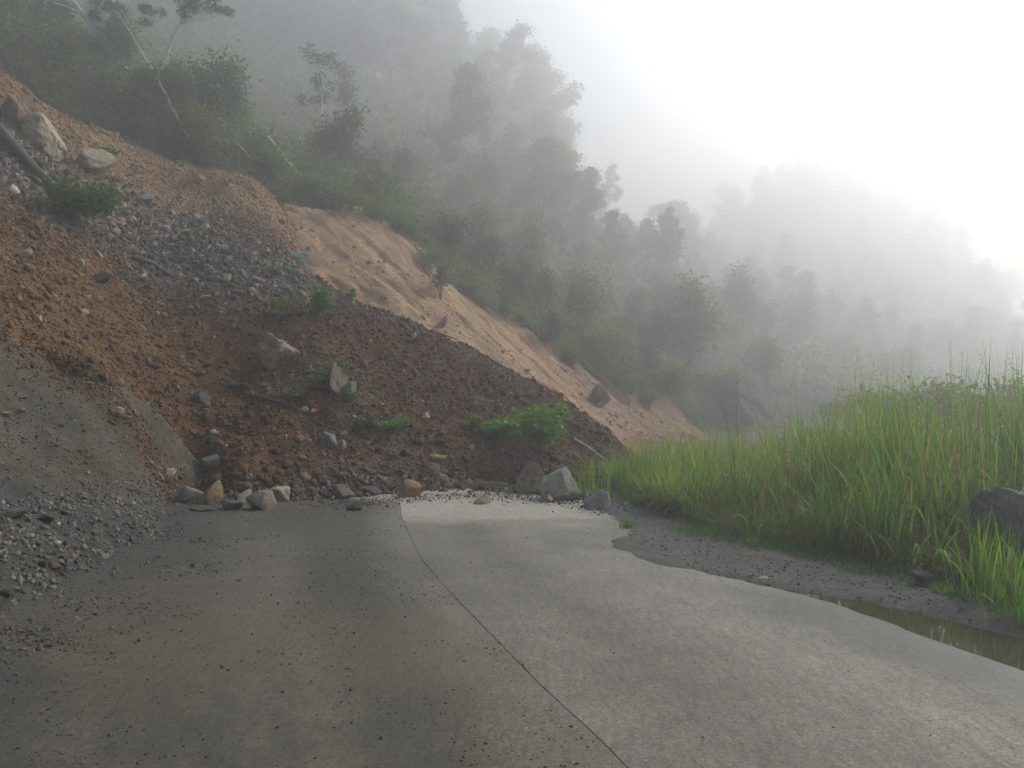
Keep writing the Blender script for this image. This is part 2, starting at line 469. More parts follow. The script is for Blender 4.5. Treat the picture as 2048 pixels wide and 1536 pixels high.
def surf(x, y):
    x = np.asarray(x, float); y = np.asarray(y, float)
    z = np.zeros_like(x)
    b = (x > -19) & (x < 5) & (y > 10) & (y < 28)
    if b.any(): z[b] = np.maximum(z[b], HB(x[b], y[b]))
    a = (x > -13) & (x < -2) & (y > 2.5) & (y < 13.6)
    if a.any(): z[a] = np.maximum(z[a], HA(x[a], y[a]))
    h = y > 17
    if h.any(): z[h] = np.maximum(z[h], HH(x[h], y[h]))
    return z
def hit(px, py, t0=3.0, t1=240.0):
    v = ray(px, py)
    t = np.concatenate([np.arange(t0, 40, 0.04), np.arange(40, t1, 0.3)])
    x = v[0] * t; y = t; z = CAM_Z + v[2] * t
    s = surf(x, y)
    k = np.nonzero(z <= s)[0]
    i = k[0] if len(k) else len(t) - 1
    return np.array([x[i], y[i], s[i]])

h0 = hit(470, 725)
HOLLOWS.append((h0[0], h0[1], 0.85, 0.55))
h1 = hit(640, 845)
HOLLOWS.append((h1[0] - 0.15, h1[1], 0.35, 0.22))

def seg_dist(x, y, a, b):
    a = np.array(a[:2]); b = np.array(b[:2]); ab = b - a
    t = np.clip(((x - a[0]) * ab[0] + (y - a[1]) * ab[1]) / (ab @ ab), 0, 1)
    return np.hypot(x - a[0] - t * ab[0], y - a[1] - t * ab[1])

# ------------------------------------------------------------------ soil colours (linear albedo)
SC_A, SC_B = hit(20, 340), hit(540, 560)           # line of the grey scree band
SC_M = hit(280, 440)
C_ORANGE = (0.15, 0.08, 0.031); C_RED = (0.098, 0.045, 0.020); C_GREYB = (0.135, 0.118, 0.095); C_TAN = (0.27, 0.165, 0.085)
TOPA, TOPB = hit(480, 370), hit(150, 262)
def col_B(x, y, z):
    n = fbm(x, y, 1.5, 4, 51)
    c = np.tile(np.array(C_ORANGE), (len(x), 1))
    c = mixc(c, sstep(-8.0, -2.6, x + 2.6 * n + 1.4 * fbm(x, y, 0.5, 3, 53) + (y - 14) * 0.25), C_RED)
    scree = np.minimum(seg_dist(x, y, SC_A, SC_M), seg_dist(x, y, SC_M, SC_B))
    c = mixc(c, sstep(2.2, 0.3, scree + 1.3 * n) * 0.8, C_GREYB)
    top = seg_dist(x, y, TOPA, TOPB)
    c = mixc(c, sstep(3.4, 0.9, top + 1.2 * n) * 0.9, C_TAN)
    grey2 = seg_dist(x, y, hit(640, 800), hit(760, 930))
    c = mixc(c, sstep(1.4, 0.4, grey2 + 0.8 * n) * 0.25, (0.13, 0.105, 0.08))
    f = fbm(x, y, 0.35, 3, 52)
    c = c * (1 + 0.35 * f)[:, None]
    return c
AC = [hit(0, 690), hit(130, 750), hit(260, 845), hit(325, 950)]
def col_A(x, y, z):
    n = fbm(x, y, 0.9, 4, 61)
    c = np.tile(np.array((0.10, 0.09, 0.067)), (len(x), 1))
    c = mixc(c, sstep(0.0, 0.5, n), (0.10, 0.077, 0.047))
    c = mixc(c, sstep(0.05, 0.4, fbm(x, y, 1.6, 3, 63)), (0.082, 0.08, 0.072))
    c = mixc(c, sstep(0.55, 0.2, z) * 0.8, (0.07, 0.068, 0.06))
    dd = np.minimum(np.minimum(seg_dist(x, y, AC[0], AC[1]), seg_dist(x, y, AC[1], AC[2])), seg_dist(x, y, AC[2], AC[3]))
    c = mixc(c, sstep(0.75, 0.1, dd + 0.5 * n + 0.3 * fbm(x, y, 0.3, 3, 64)) * 0.9, (0.13, 0.078, 0.04))
    return c * (1 + 0.3 * fbm(x, y, 0.2, 3, 62))[:, None]
def col_H(x, y, z):
    n = fbm(x, y, 1.6, 4, 71)
    u = x * FD[0] + y * FD[1]; v = x * FN[0] + y * FN[1]
    g = fbm(v, u * 0.12, 0.7, 3, 72)
    c = np.tile(np.array((0.44, 0.275, 0.145)), (len(x), 1))
    c = mixc(c, sstep(-0.1, 0.5, g), (0.31, 0.19, 0.108))
    g3 = fbm(v, u * 0.15, 0.25, 3, 74)
    c = mixc(c, sstep(0.0, 0.5, g3) * 0.6, (0.20, 0.11, 0.058))
    c = mixc(c, sstep(0.2, 0.6, -g3) * 0.5, (0.50, 0.34, 0.19))
    c = mixc(c, sstep(0.1, 0.6, n) * 0.7, (0.26, 0.185, 0.12))
    c = mixc(c, sstep(0.5, 4.0, x + n) * 0.75, (0.25, 0.15, 0.10))
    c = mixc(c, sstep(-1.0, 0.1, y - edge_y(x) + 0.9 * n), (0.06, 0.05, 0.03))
    return c * (1 + 0.2 * fbm(x, y, 0.3, 2, 73))[:, None]

# ------------------------------------------------------------------ setting
ground = obj('ground', grid_mesh('ground', np.linspace(-104, 150, 85), np.linspace(-13, 255, 93), lambda X, Y: -0.09 + 0 * X, M_BANK,
             lambda x, y, z: np.tile(np.array((0.10, 0.095, 0.075)), (len(x), 1))))
tag(ground, 'grey earth lying under the road and slope', 'ground', kind='structure')

deb = obj('debris_slope', grid_mesh('debris_slope', np.arange(-18.5, 4.6, 0.05), np.arange(10.2, 27.6, 0.05), HB, M_DEBRIS, col_B))
tag(deb, 'brown landslide earth spilled down over the road', 'landslide', kind='structure')
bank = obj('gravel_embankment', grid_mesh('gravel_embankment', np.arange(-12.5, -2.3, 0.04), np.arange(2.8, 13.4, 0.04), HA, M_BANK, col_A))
tag(bank, 'grey compacted gravel bank at the left of the road', 'embankment', kind='structure')
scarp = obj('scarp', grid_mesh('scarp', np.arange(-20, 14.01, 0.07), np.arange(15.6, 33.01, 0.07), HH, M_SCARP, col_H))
tag(scarp, 'bare orange earth scarp left by the landslide', 'scarp', kind='structure')
def HH_low(X, Y):
    z = HH(X, Y)
    inside = (X > -20.5) & (X < 14.5) & (Y > 15) & (Y < 33.2)
    edge = sstep(0, 1.5, np.minimum(np.minimum(X + 20.5, 14.5 - X), np.minimum(Y - 16.0, 33.4 - Y)))
    return z - np.where(inside, 0.05 + 0.5 * edge, 0.0) - 0.02
hill = obj('hillside', grid_mesh('hillside', np.arange(-96, 140.1, 1.1), np.arange(16.5, 250.1, 1.1), HH_low, M_HILL,
           lambda x, y, z: np.array((0.05, 0.052, 0.03))[None] * (1 + 0.3 * fbm(x, y, 5, 2, 81))[:, None]))
tag(hill, 'forested hillside rising into the fog', 'hill', kind='structure')

# ---- road: two concrete lane slabs with an open joint between them
JOINT = [GP(*p)[:2] for p in ((795, 985), (805, 1040), (850, 1130), (945, 1230), (1060, 1350), (1170, 1450), (1260, 1536))]
JOINT = [(-2.9, 17.0)] + [tuple(j) for j in JOINT] + [(1.0, 1.5), (1.75, -1.5), (3.1, -6.0), (4.6, -10.0)]
JOINT = np.array(JOINT)
def resample(p, n):
    d = np.concatenate([[0], np.cumsum(np.linalg.norm(np.diff(p, axis=0), axis=1))])
    t = np.linspace(0, d[-1], n)
    q = np.stack([np.interp(t, d, p[:, 0]), np.interp(t, d, p[:, 1])], 1)
    for _ in range(30):
        q[1:-1] = 0.25 * q[:-2] + 0.5 * q[1:-1] + 0.25 * q[2:]
    return q
JP = resample(JOINT, 420)
JT = np.gradient(JP, axis=0); JT /= np.linalg.norm(JT, axis=1)[:, None]
JR = np.stack([-JT[:, 1], JT[:, 0]], 1)      # walking towards the camera, this points to the photo's right? fixed below
if JR[200, 0] < 0: JR = -JR
def road_z(s, y):
    """s = metres right of the joint"""
    mud_ = sstep(-0.7, -2.6, s) * (0.022 + 0.03 * fbm(s, y, 0.7, 4, 103))
    return mud_ + 0.006 * fbm(s, y, 1.4, 2, 91) + (-0.055 * sstep(2.28, 2.85, s) + 0.012 * fbm(s, y, 0.5, 3, 96) * sstep(1.8, 2.3, s)) * sstep(7.6, 5.9, y)
def lane_w(y): return 1 + 0.10 * sstep(6.4, 4.6, y)
def lane(name, s0, s1, ns, mat):
    s = np.linspace(s0, s1, ns)
    if abs(s0) < 0.1 or abs(s1) < 0.1:
        pass
    wob = 0.010 * fbm(JP[:, 1], JP[:, 1] * 0, 0.6, 3, 95) + 0.005 * np.sign(s0 + s1) * np.abs(fbm(JP[:, 1], JP[:, 1] * 0 + s0, 0.16, 3, 106))     # a chipped joint
    S = s[None, :] + np.zeros((len(JP), 1)); S0 = S.copy()
    if s1 > 1: S = S * lane_w(JP[:, 1])[:, None]
    near = np.exp(-np.abs(S) / 0.1)
    S = S + near * wob[:, None]
    X = JP[:, :1] + JR[:, :1] * S; Y = JP[:, 1:] + JR[:, 1:] * S
    Z = road_z(S0, Y)
    V = np.stack([X.ravel(), Y.ravel(), Z.ravel()], 1)
    i = np.arange(V.shape[0]).reshape(len(JP), ns)
    Fa = np.stack([i[:-1, :-1].ravel(), i[:-1, 1:].ravel(), i[1:, 1:].ravel(), i[1:, :-1].ravel()], 1)
    # side walls down into the ground along the joint and the outer edge
    m = len(V); B = V.copy(); B[:, 2] = -0.16
    V2 = np.vstack([V, B[i[:, 0]], B[i[:, -1]], V[i[:, 0]], V[i[:, -1]]])
    n = len(JP); k = np.arange(n - 1)
    w0 = np.stack([m + 2 * n + k, m + 2 * n + k + 1, m + k + 1, m + k], 1)
    w1 = np.stack([m + 3 * n + k + 1, m + 3 * n + k, m + n + k, m + n + k + 1], 1)
    Fa = np.vstack([Fa, w0, w1])
    x, y, ss = V2[:, 0], V2[:, 1], np.concatenate([S0.ravel(), np.full(4 * n, s0)])
    return V2, Fa, x, y, ss
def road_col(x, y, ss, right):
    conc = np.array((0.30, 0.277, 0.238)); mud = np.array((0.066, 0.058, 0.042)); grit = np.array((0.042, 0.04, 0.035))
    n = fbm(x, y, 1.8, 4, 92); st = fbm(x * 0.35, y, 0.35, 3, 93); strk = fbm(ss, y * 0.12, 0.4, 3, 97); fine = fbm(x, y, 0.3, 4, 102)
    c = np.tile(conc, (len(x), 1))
    # mud and grit tones fade out towards the far end, leaving paler concrete
    near_tone = sstep(10.4, 9.3, y + 0.5 * st + 0.2 * n) if right else sstep(12.0, 11.0, y + 0.3 * st - 0.7 * np.clip(-ss - 0.3, 0, 3))
    m = np.clip((0.66 - 0.15 * ss + 0.05 * n + 0.10 * strk + 0.08 * fine + 0.22 * np.exp(-((ss + 0.75) / 0.4) ** 2) + 0.12 * np.exp(-((ss - 0.75) / 0.3) ** 2) + 0.10 * np.exp(-((ss - 2.05) / 0.3) ** 2)) * near_tone + 0.06, 0, 1)
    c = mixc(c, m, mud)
    g = np.clip(sstep(0.0, 0.9, 0.5 * strk + 0.15 * n + 0.15 * fine - 0.16 * ss + 0.35 * np.exp(-((ss + 0.8) / 0.4) ** 2)) * 0.6 * near_tone + sstep(-1.9, -3.2, ss) * 0.5, 0, 1)
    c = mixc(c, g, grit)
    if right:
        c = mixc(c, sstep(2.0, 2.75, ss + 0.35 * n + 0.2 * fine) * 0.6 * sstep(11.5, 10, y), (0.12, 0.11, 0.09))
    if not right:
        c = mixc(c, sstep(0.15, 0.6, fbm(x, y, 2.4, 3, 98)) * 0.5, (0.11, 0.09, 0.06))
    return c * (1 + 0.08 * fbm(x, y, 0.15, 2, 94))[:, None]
def concrete_mat():
    m, nt, b = new_mat('concrete')
    at = nd(nt, 'ShaderNodeAttribute', attribute_name='col'); we = nd(nt, 'ShaderNodeAttribute', attribute_name='wet')
    tc = nd(nt, 'ShaderNodeTexCoord')
    n1 = nd(nt, 'ShaderNodeTexNoise', Scale=14.0, Detail=12.0, Roughness=0.8)
    nt.links.new(tc.outputs['Object'], n1.inputs['Vector'])
    c = mul(nt, at.outputs['Color'], ramp(nt, n1.outputs['Fac'], [(0.3, (0.78, 0.78, 0.78)), (0.7, (1.2, 1.2, 1.18))]))
    n2 = nd(nt, 'ShaderNodeTexNoise', Scale=95.0, Detail=4.0, Roughness=0.7)
    nt.links.new(tc.outputs['Object'], n2.inputs['Vector'])
    c = mul(nt, c, ramp(nt, n2.outputs['Fac'], [(0.3, (0.5, 0.49, 0.47)), (0.46, (0.95, 0.95, 0.95)), (0.7, (1.45, 1.44, 1.4))]))
    mp = nd(nt, 'ShaderNodeMapping'); mp.inputs['Rotation'].default_value = (0, 0, 0.3); mp.inputs['Scale'].default_value = (16.0, 3.0, 1.0)
    nt.links.new(tc.outputs['Object'], mp.inputs['Vector'])
    n5 = nd(nt, 'ShaderNodeTexNoise', Scale=1.6, Detail=10.0, Roughness=0.72, Distortion=0.4)
    nt.links.new(mp.outputs['Vector'], n5.inputs['Vector'])
    c = mul(nt, c, ramp(nt, n5.outputs['Fac'], [(0.33, (0.72, 0.71, 0.68)), (0.5, (1, 1, 1)), (0.68, (1.16, 1.15, 1.13))]))
    vo = nd(nt, 'ShaderNodeTexVoronoi', Scale=70.0)
    nt.links.new(tc.outputs['Object'], vo.inputs['Vector'])
    c = mul(nt, c, ramp(nt, vo.outputs['Color'], [(0.0, (0.6, 0.6, 0.6)), (0.35, (0.95, 0.95, 0.95)), (0.8, (1.05, 1.05, 1.05)), (1.0, (1.5, 1.48, 1.42))]))
    n4 = nd(nt, 'ShaderNodeTexNoise', Scale=30.0, Detail=6.0, Roughness=0.75)
    nt.links.new(tc.outputs['Object'], n4.inputs['Vector'])
    c = mul(nt, c, ramp(nt, n4.outputs['Fac'], [(0.32, (0.6, 0.59, 0.57)), (0.45, (0.98, 0.98, 0.98)), (0.66, (1.15, 1.15, 1.13))]))
    wr = ramp(nt, we.outputs['Fac'], [(0.0, (1, 1, 1)), (1.0, (0.36, 0.355, 0.35))])
    c = mul(nt, c, wr)
    nt.links.new(c, b.inputs['Base Color'])
    rr = nd(nt, 'ShaderNodeMapRange'); rr.inputs['To Min'].default_value = 0.78; rr.inputs['To Max'].default_value = 0.5
    nt.links.new(we.outputs['Fac'], rr.inputs['Value']); nt.links.new(rr.outputs['Result'], b.inputs['Roughness'])
    b.inputs['Specular IOR Level'].default_value = 0.35
    bp = nd(nt, 'ShaderNodeBump', Strength=0.5, Distance=0.006)
    nt.links.new(n2.outputs['Fac'], bp.inputs['Height']); nt.links.new(bp.outputs['Normal'], b.inputs['Normal'])
    return m
M_CONC = concrete_mat()
def wetness(x, y):
    n = fbm(x, y, 0.8, 3, 99); st = fbm(x * 0.5, y, 0.3, 2, 100)
    w = sstep(0.55, 0.1, np.hypot((x - 2.75) / 1.3, (y - 5.05) / 1.0) + 0.35 * n - 0.1) * 0.8
    a = GP(1450, 1105); w = np.maximum(w, sstep(1.0, 0.2, np.hypot((x - a[0]) / 0.7, (y - a[1]) / 0.8) + 0.5 * n) * 0.55)
    a = GP(1150, 1085); w = np.maximum(w, sstep(1.0, 0.2, np.hypot((x - a[0]) / 0.6, (y - a[1]) / 0.9) + 0.5 * st) * 0.45)
    return np.clip(w, 0, 1)
road = empty('road', (0, 0, 0))
tag(road, 'two-lane concrete road with an open centre joint', 'road', kind='structure')
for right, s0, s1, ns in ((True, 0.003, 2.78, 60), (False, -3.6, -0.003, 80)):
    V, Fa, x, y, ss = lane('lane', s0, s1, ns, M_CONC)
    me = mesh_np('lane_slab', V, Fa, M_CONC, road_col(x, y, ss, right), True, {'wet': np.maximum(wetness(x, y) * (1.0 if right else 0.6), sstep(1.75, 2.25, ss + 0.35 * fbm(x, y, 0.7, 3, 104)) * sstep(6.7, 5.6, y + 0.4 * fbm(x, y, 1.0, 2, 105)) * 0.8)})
    o = obj('lane_slab', me, road)
    o['label'] = 'paler right lane slab of concrete' if right else 'mud-covered left lane slab of concrete'
# dirt packed in the joint
V, Fa = [], []
Lp = JP - JR * 0.03; Rp = JP + JR * 0.03; zz = np.full((len(JP), 1), -0.004)
V = np.vstack([np.hstack([Lp, zz]), np.hstack([Rp, zz])]); n = len(JP); k = np.arange(n - 1)
Fa = np.stack([k, k + n, k + n + 1, k + 1], 1)
jo = obj('joint_filler', mesh_np('joint_filler', V, Fa, M_BANK, np.tile(np.array((0.075, 0.068, 0.055)), (2 * n, 1))), road)

# ---- shoulder of dark wet gravel between the road and the grass
EDGE = JP + JR * (2.78 * lane_w(JP[:, 1]))[:, None]
def edge_x(y):
    o = np.argsort(EDGE[:, 1]); return np.interp(y, EDGE[o, 1], EDGE[o, 0])
GE = np.array([GP(*p)[:2] for p in ((1215, 985), (1250, 1010), (1450, 1080), (1700, 1130), (1900, 1180), (2048, 1210))])
GE = np.vstack([[(1.45, 15.5)], GE, [(4.3, 4.9), (5.0, 2.5), (6.5, -2), (9, -10)]])
def grass_x(y):
    o = np.argsort(GE[:, 1]); return np.interp(y, GE[o, 1], GE[o, 0])
def HS(X, Y):
    e = X - edge_x(Y)
    # mud creeps over the slab edge in the middle stretch, and leaves a hollow for the puddle
    creep = -0.98 * np.exp(-((Y - 7.75) / 1.5) ** 2) - 0.18 * np.exp(-((Y - 10.2) / 0.9) ** 2) + 0.10 * fbm(X, Y, 0.8, 3, 112) + 0.26 * sstep(6.7, 5.6, Y)
    base = -0.06 + 0.082 * sstep(-0.08, 0.34, e - creep)
    base = base - 0.05 * sstep(-1.5, -0.15, -e) * sstep(5.9, 4.6, Y) * 0
    g = X - grass_x(Y)
    return base + (0.10 * sstep(-0.3, 2.0, g) + 0.35 * sstep(0.5, 3.0, g) * sstep(3.2, 5.5, X)) * sstep(17, 12, Y) + 0.025 * fbm(X, Y, 0.6, 3, 113) + 0.012 * fbm(X, Y, 0.14, 2, 114)
def col_S(x, y, z):
    n = fbm(x, y, 0.8, 4, 115)
    c = np.tile(np.array((0.115, 0.11, 0.097)), (len(x), 1))
    c = mixc(c, sstep(0.0, 0.6, n) * 0.6, (0.16, 0.15, 0.127))
    c = mixc(c, sstep(-0.2, 0.3, x - grass_x(y) + 0.3 * n), (0.06, 0.055, 0.035))
    return c
M_SHO = soil_mat('shoulder_gravel', 0.9, 14.0, 0.7, 0.6, 1.35)
ys = np.concatenate([np.arange(-9, 3.4, 0.25), np.arange(3.4, 15.6, 0.045), np.arange(15.6, 30, 0.4)])
xs = np.concatenate([np.arange(0.2, 5.2, 0.045), np.arange(5.2, 22, 0.4)])
shoulder = obj('gravel_shoulder', grid_mesh('gravel_shoulder', xs, ys, HS, M_SHO, col_S))
tag(shoulder, 'dark muddy gravel shoulder beside the right lane', 'shoulder', kind='structure')

# ---- puddle
m, nt, b = new_mat('puddle_water')
b.inputs['Base Color'].default_value = (0.05, 0.045, 0.03, 1)
b.inputs['Roughness'].default_value = 0.03; b.inputs['IOR'].default_value = 1.33
b.inputs['Specular IOR Level'].default_value = 0.5
M_WATER = m
pv = []
for y0 in np.linspace(-2.0, 7.6, 30):
    ex = float(edge_x(y0)); pv.append((ex - 1.1, y0, -0.0215)); pv.append((ex + 0.35, y0, -0.0215))
pf = np.array([[2 * k, 2 * k + 1, 2 * k + 3, 2 * k + 2] for k in range(29)])
pud = obj('puddle', mesh_np('puddle', np.array(pv), pf, M_WATER))
tag(pud, 'long muddy puddle along the edge of the right lane', 'puddle', kind='structure')

# ------------------------------------------------------------------ rocks
def icosphere(sub):
    t = (1 + 5 ** 0.5) / 2
    V = [(-1, t, 0), (1, t, 0), (-1, -t, 0), (1, -t, 0), (0, -1, t), (0, 1, t), (0, -1, -t), (0, 1, -t), (t, 0, -1), (t, 0, 1), (-t, 0, -1), (-t, 0, 1)]
    Fa = [(0, 11, 5), (0, 5, 1), (0, 1, 7), (0, 7, 10), (0, 10, 11), (1, 5, 9), (5, 11, 4), (11, 10, 2), (10, 7, 6), (7, 1, 8), (3, 9, 4), (3, 4, 2), (3, 2, 6), (3, 6, 8), (3, 8, 9), (4, 9, 5), (2, 4, 11), (6, 2, 10), (8, 6, 7), (9, 8, 1)]
    V = [np.array(v, float) / math.sqrt(1 + t * t) for v in V]
    for _ in range(sub):
        cache = {}; N = []
        def mid(a, b):
            k = (min(a, b), max(a, b))
            if k not in cache:
                v = V[a] + V[b]; V.append(v / np.linalg.norm(v)); cache[k] = len(V) - 1
            return cache[k]
        for a, b, c in Fa:
            ab, bc, ca = mid(a, b), mid(b, c), mid(c, a)
            N += [(a, ab, ca), (b, bc, ab), (c, ca, bc), (ab, bc, ca)]
        Fa = N
    return np.array(V), np.array(Fa)
ICO = {k: icosphere(k) for k in range(5)}

def rock_verts(seed, sub=3, angular=0.75, rough=0.06, dims=(1, 1, 1)):
    r = np.random.default_rng(seed)
    D, Fa = ICO[sub]
    npl = int(11 + r.integers(0, 5))
    pn = r.normal(size=(npl, 3)); pn /= np.linalg.norm(pn, axis=1)[:, None]
    pd = r.uniform(0.48, 0.8, npl)
    dots = D @ pn.T
    rad = np.min(np.where(dots > 0.05, pd[None] / np.maximum(dots, 0.05), 9.0), axis=1)
    rad = np.minimum(rad, 1.3)
    rad = angular * rad + (1 - angular) * 0.9
    V = D * rad[:, None]
    if sub >= 2:
        o = r.uniform(-50, 50, 3)
        V = V * (1 + rough * 1.0 * n3(V + o, 0.55, seed % 97) - rough * 1.3 * np.abs(n3(V + o, 0.24, seed % 89 + 3)))[:, None]
        if sub >= 3: V = V * (1 + rough * 0.6 * n3(V + o, 0.09, seed % 71 + 7))[:, None]
    V = V / np.abs(V).max(axis=0) * 0.5
    return V * np.array(dims)[None], Fa

def rock_mesh(seed, sub, dims, mat, angular=0.75, rough=0.06, rot=None):
    V, Fa = rock_verts(seed, sub, angular, rough, dims)
    if rot is not None: V = V @ np.array(Euler(rot).to_matrix()).T
    return mesh_np('rock', V, Fa, mat, None, smooth=False)

def place_rock(name, label, cat, px, py, w, h, mat, seed, group=None, sub=3, angular=0.95, rough=0.07, tilt=0.0, depth=1.0, sink=0.27, d=None):
    """px, py: middle of the rock in the photograph; w, h its size there. It is set on the surface under it."""
    base = hit(px, py + h * 0.38) if d is None else P(px, py + h * 0.38, d)
    s = base[1] / F
    W_, H_ = w * s, h * s
    D_ = depth * 0.5 * (W_ + H_) if depth > 0 else 0.3
    ct, st = abs(math.cos(tilt)), abs(math.sin(tilt))
    me = rock_mesh(seed, sub, (W_ * 1.04, max(D_, 0.02), H_ * 1.08), mat, angular, rough, (0, -tilt, 0) if tilt else None)
    o = obj(name, me, None, (base[0], base[1] + D_ * 0.25, base[2] + H_ * (0.5 - sink)))
    return tag(o, label, cat, group)

PR = place_rock
B = 'boulder'; S = 'stone'
PR('boulder', 'pale cream angular boulder at the left end of the toe row', B, 372, 990, 74, 48, M_CREAM, 101)
PR('boulder', 'rounded ochre boulder between the cream and the dark rock at the toe', B, 420, 988, 58, 62, M_OCHRE, 102, angular=0.88)
PR('boulder', 'dark blue-grey rock in front of the ochre boulder on the road', B, 455, 1008, 48, 40, M_DARK, 103)
PR('boulder', 'large rough grey-brown boulder standing at the road edge of the slide', B, 524, 998, 68, 62, M_BROWN, 104, angular=0.9, rough=0.09)
PR('boulder', 'tan wedge-shaped rock leaning behind the large rough boulder', B, 562, 991, 54, 34, M_CREAM, 105)
PR('stone', 'small pale triangular stone between dark rock and rough boulder', S, 482, 995, 30, 38, M_CREAM, 106)
PR('stone', 'elongated cream stone tilted on the slope above the toe row', S, 330, 948, 26, 52, M_CREAM, 107, tilt=-0.5)
PR('stone', 'low dark slab lying before the cream boulder', S, 400, 1018, 66, 18, M_DARK, 108)
PR('boulder', 'rounded pale grey rock half buried in brown earth above the toe row', B, 424, 922, 46, 34, M_GREY, 109, angular=0.9)
PR('stone', 'olive stone resting above the ochre boulder', S, 428, 958, 32, 26, M_BROWN, 110)
PR('boulder', 'grey-brown rounded rock left of the dark toe rock', B, 686, 985, 46, 36, M_BROWN, 111, angular=0.9)
PR('boulder', 'dark brown low rock at the road joint end of the toe', B, 735, 978, 52, 32, M_DARK, 112)
PR('boulder', 'tan boulder with bright right face sitting on the centre joint', B, 819, 976, 58, 48, M_OCHRE, 113, angular=0.95)
PR('stone', 'small dark stone alone on the left lane', S, 708, 1012, 36, 24, M_DARK, 114)
PR('boulder', 'round brown cobble half buried above the pale slab', B, 862, 940, 34, 32, M_BROWN, 115, angular=0.6, rough=0.04)
PR('stone', 'round reddish cobble just right of the buried brown cobble', S, 885, 956, 24, 20, M_OCHRE, 116, angular=0.6, rough=0.04)
PR('stone', 'left of the two small round cobbles at the road edge', S, 872, 972, 22, 15, M_BROWN, 117, angular=0.6, rough=0.04)
PR('stone', 'right of the two small round cobbles at the road edge', S, 897, 971, 20, 15, M_BROWN, 118, angular=0.6, rough=0.04)
PR('boulder', 'flat tan slab of rock lying at the end of the paler concrete', B, 985, 971, 84, 24, M_BROWN, 119, depth=0.8)
PR('stone', 'small blocky whitish stone alone on the paler concrete', S, 967, 1000, 38, 24, M_CREAM, 120)
PR('boulder', 'large boulder with tan left face under the leafy bush', B, 1062, 955, 100, 84, M_TAN, 121, sub=4)
PR('boulder', 'speckled grey boulder beside the tall grass, largest at the toe', B, 1114, 968, 96, 88, M_PALE, 122, sub=4, angular=0.9, rough=0.05)
PR('boulder', 'layered grey-white angular rock lying outside the slide by the grass', B, 1204, 1001, 70, 48, M_PALE, 123, tilt=0.5)
PR('stone', 'small pale stone in front of the speckled grey boulder', S, 1097, 998, 18, 18, M_CREAM, 124)
PR('stone', 'small greenish pale stone left of the flat tan slab', S, 935, 964, 26, 14, M_GREY, 125)
PR('stone', 'small dark stone right of the layered grey-white rock', S, 1246, 1010, 20, 18, M_GREY, 126)
PR('boulder', 'big cream boulder jutting from the middle of the brown slope', B, 556, 692, 96, 96, M_TAN, 127, sub=4, rough=0.13, sink=0.34)
PR('boulder', 'grey flat-sided rock below the red roots', B, 652, 882, 44, 42, M_GREY, 128)
PR('stone', 'tan blocky stone right of the flat-sided grey rock', S, 681, 892, 20, 26, M_CREAM, 129)
PR('stone', 'pale stone right of the two low green plants', S, 851, 832, 16, 20, M_CREAM, 130)
PR('stone', 'pale pinkish stone high on the brown slope', S, 411, 592, 22, 16, M_CREAM, 131)
PR('stone', 'pale grey stone at the meeting of grey bank and brown earth', S, 226, 822, 40, 26, M_CREAM, 132, tilt=0.6)
PR('stone', 'whitish stone at the left edge on the grey bank', S, 12, 826, 20, 18, M_CREAM, 133)
PR('stone', 'whitish stone second from the left edge on the grey bank', S, 40, 820, 18, 18, M_CREAM, 134)
PR('stone', 'grey stone above the whitish pair on the bank', S, 38, 792, 24, 14, M_GREY, 135)
PR('rock_outcrop', 'tall cream rock blade standing at the top left', 'outcrop', 66, 238, 74, 140, M_CREAM, 136, sub=4, tilt=0.42, rough=0.1)
PR('rock_outcrop', 'cream rock slab lying downhill of the tall blade', 'outcrop', 170, 322, 92, 52, M_CREAM, 137, sub=4, tilt=0.7, rough=0.1)
PR('rock_outcrop', 'dull grey-brown rock at the left edge beside the blade', 'outcrop', 14, 215, 56, 80, M_BROWN, 138, rough=0.1)
PR('rock_outcrop', 'dark blue-grey rock sticking out low on the scarp', 'outcrop', 1198, 792, 62, 52, M_DARK, 139, tilt=0.6)
PR('stone', 'orange stone on the crest, left of a pair', S, 400, 358, 22, 24, M_OCHRE, 140)
PR('stone', 'orange stone on the crest, right of a pair', S, 456, 368, 14, 20, M_OCHRE, 141)
PR('boulder', 'dark grey slab lying in the scree of the upper slope', B, 282, 398, 52, 26, M_GREY, 142, tilt=0.4)
PR('boulder', 'olive grey rock lying in brown earth below the bush', B, 190, 555, 56, 22, M_DARK, 143, tilt=0.4)
PR('boulder', 'pale rock below the dark bush on the left', B, 125, 455, 36, 18, M_GREY, 144, tilt=0.3)
PR('boulder', 'dark broken rock under the cream boulder', B, 465, 770, 40, 34, M_DARK, 145)
PR('boulder', 'dark grey rock in brown earth left of the roots', B, 397, 795, 34, 32, M_DARK, 146)
PR('rock_outcrop', 'thin grey rock rib in the middle of the orange scarp', 'outcrop', 880, 650, 56, 16, M_GREY, 147, tilt=0.8)
PR('boulder', 'tan angular stone at the top right of the scree', B, 520, 600, 18, 12, M_CREAM, 148)
PR('stone', 'pale sliver of stone on top of the gravel windrow', S, 143, 1047, 22, 16, M_CREAM, 149, tilt=0.6)
PR('stone', 'flat tan stone right of the pale sliver', S, 186, 1064, 22, 14, M_OCHRE, 150)
PR('stone', 'blue-grey stone at the right edge of the gravel', S, 310, 1117, 18, 16, M_GREY, 151)
PR('stone', 'reddish stone in the gravel windrow', S, 105, 1132, 28, 16, M_ROOT, 152)
PR('stone', 'bluish stone at the left edge below the windrow', S, 8, 1186, 30, 22, M_DARK, 153)
PR('stone', 'white pebble in the middle of the grey bank', S, 172, 946, 12, 10, M_CREAM, 154)
PR('stone', 'dark rock at the left edge on top of the windrow', S, 22, 1028, 50, 24, M_DARK, 155)
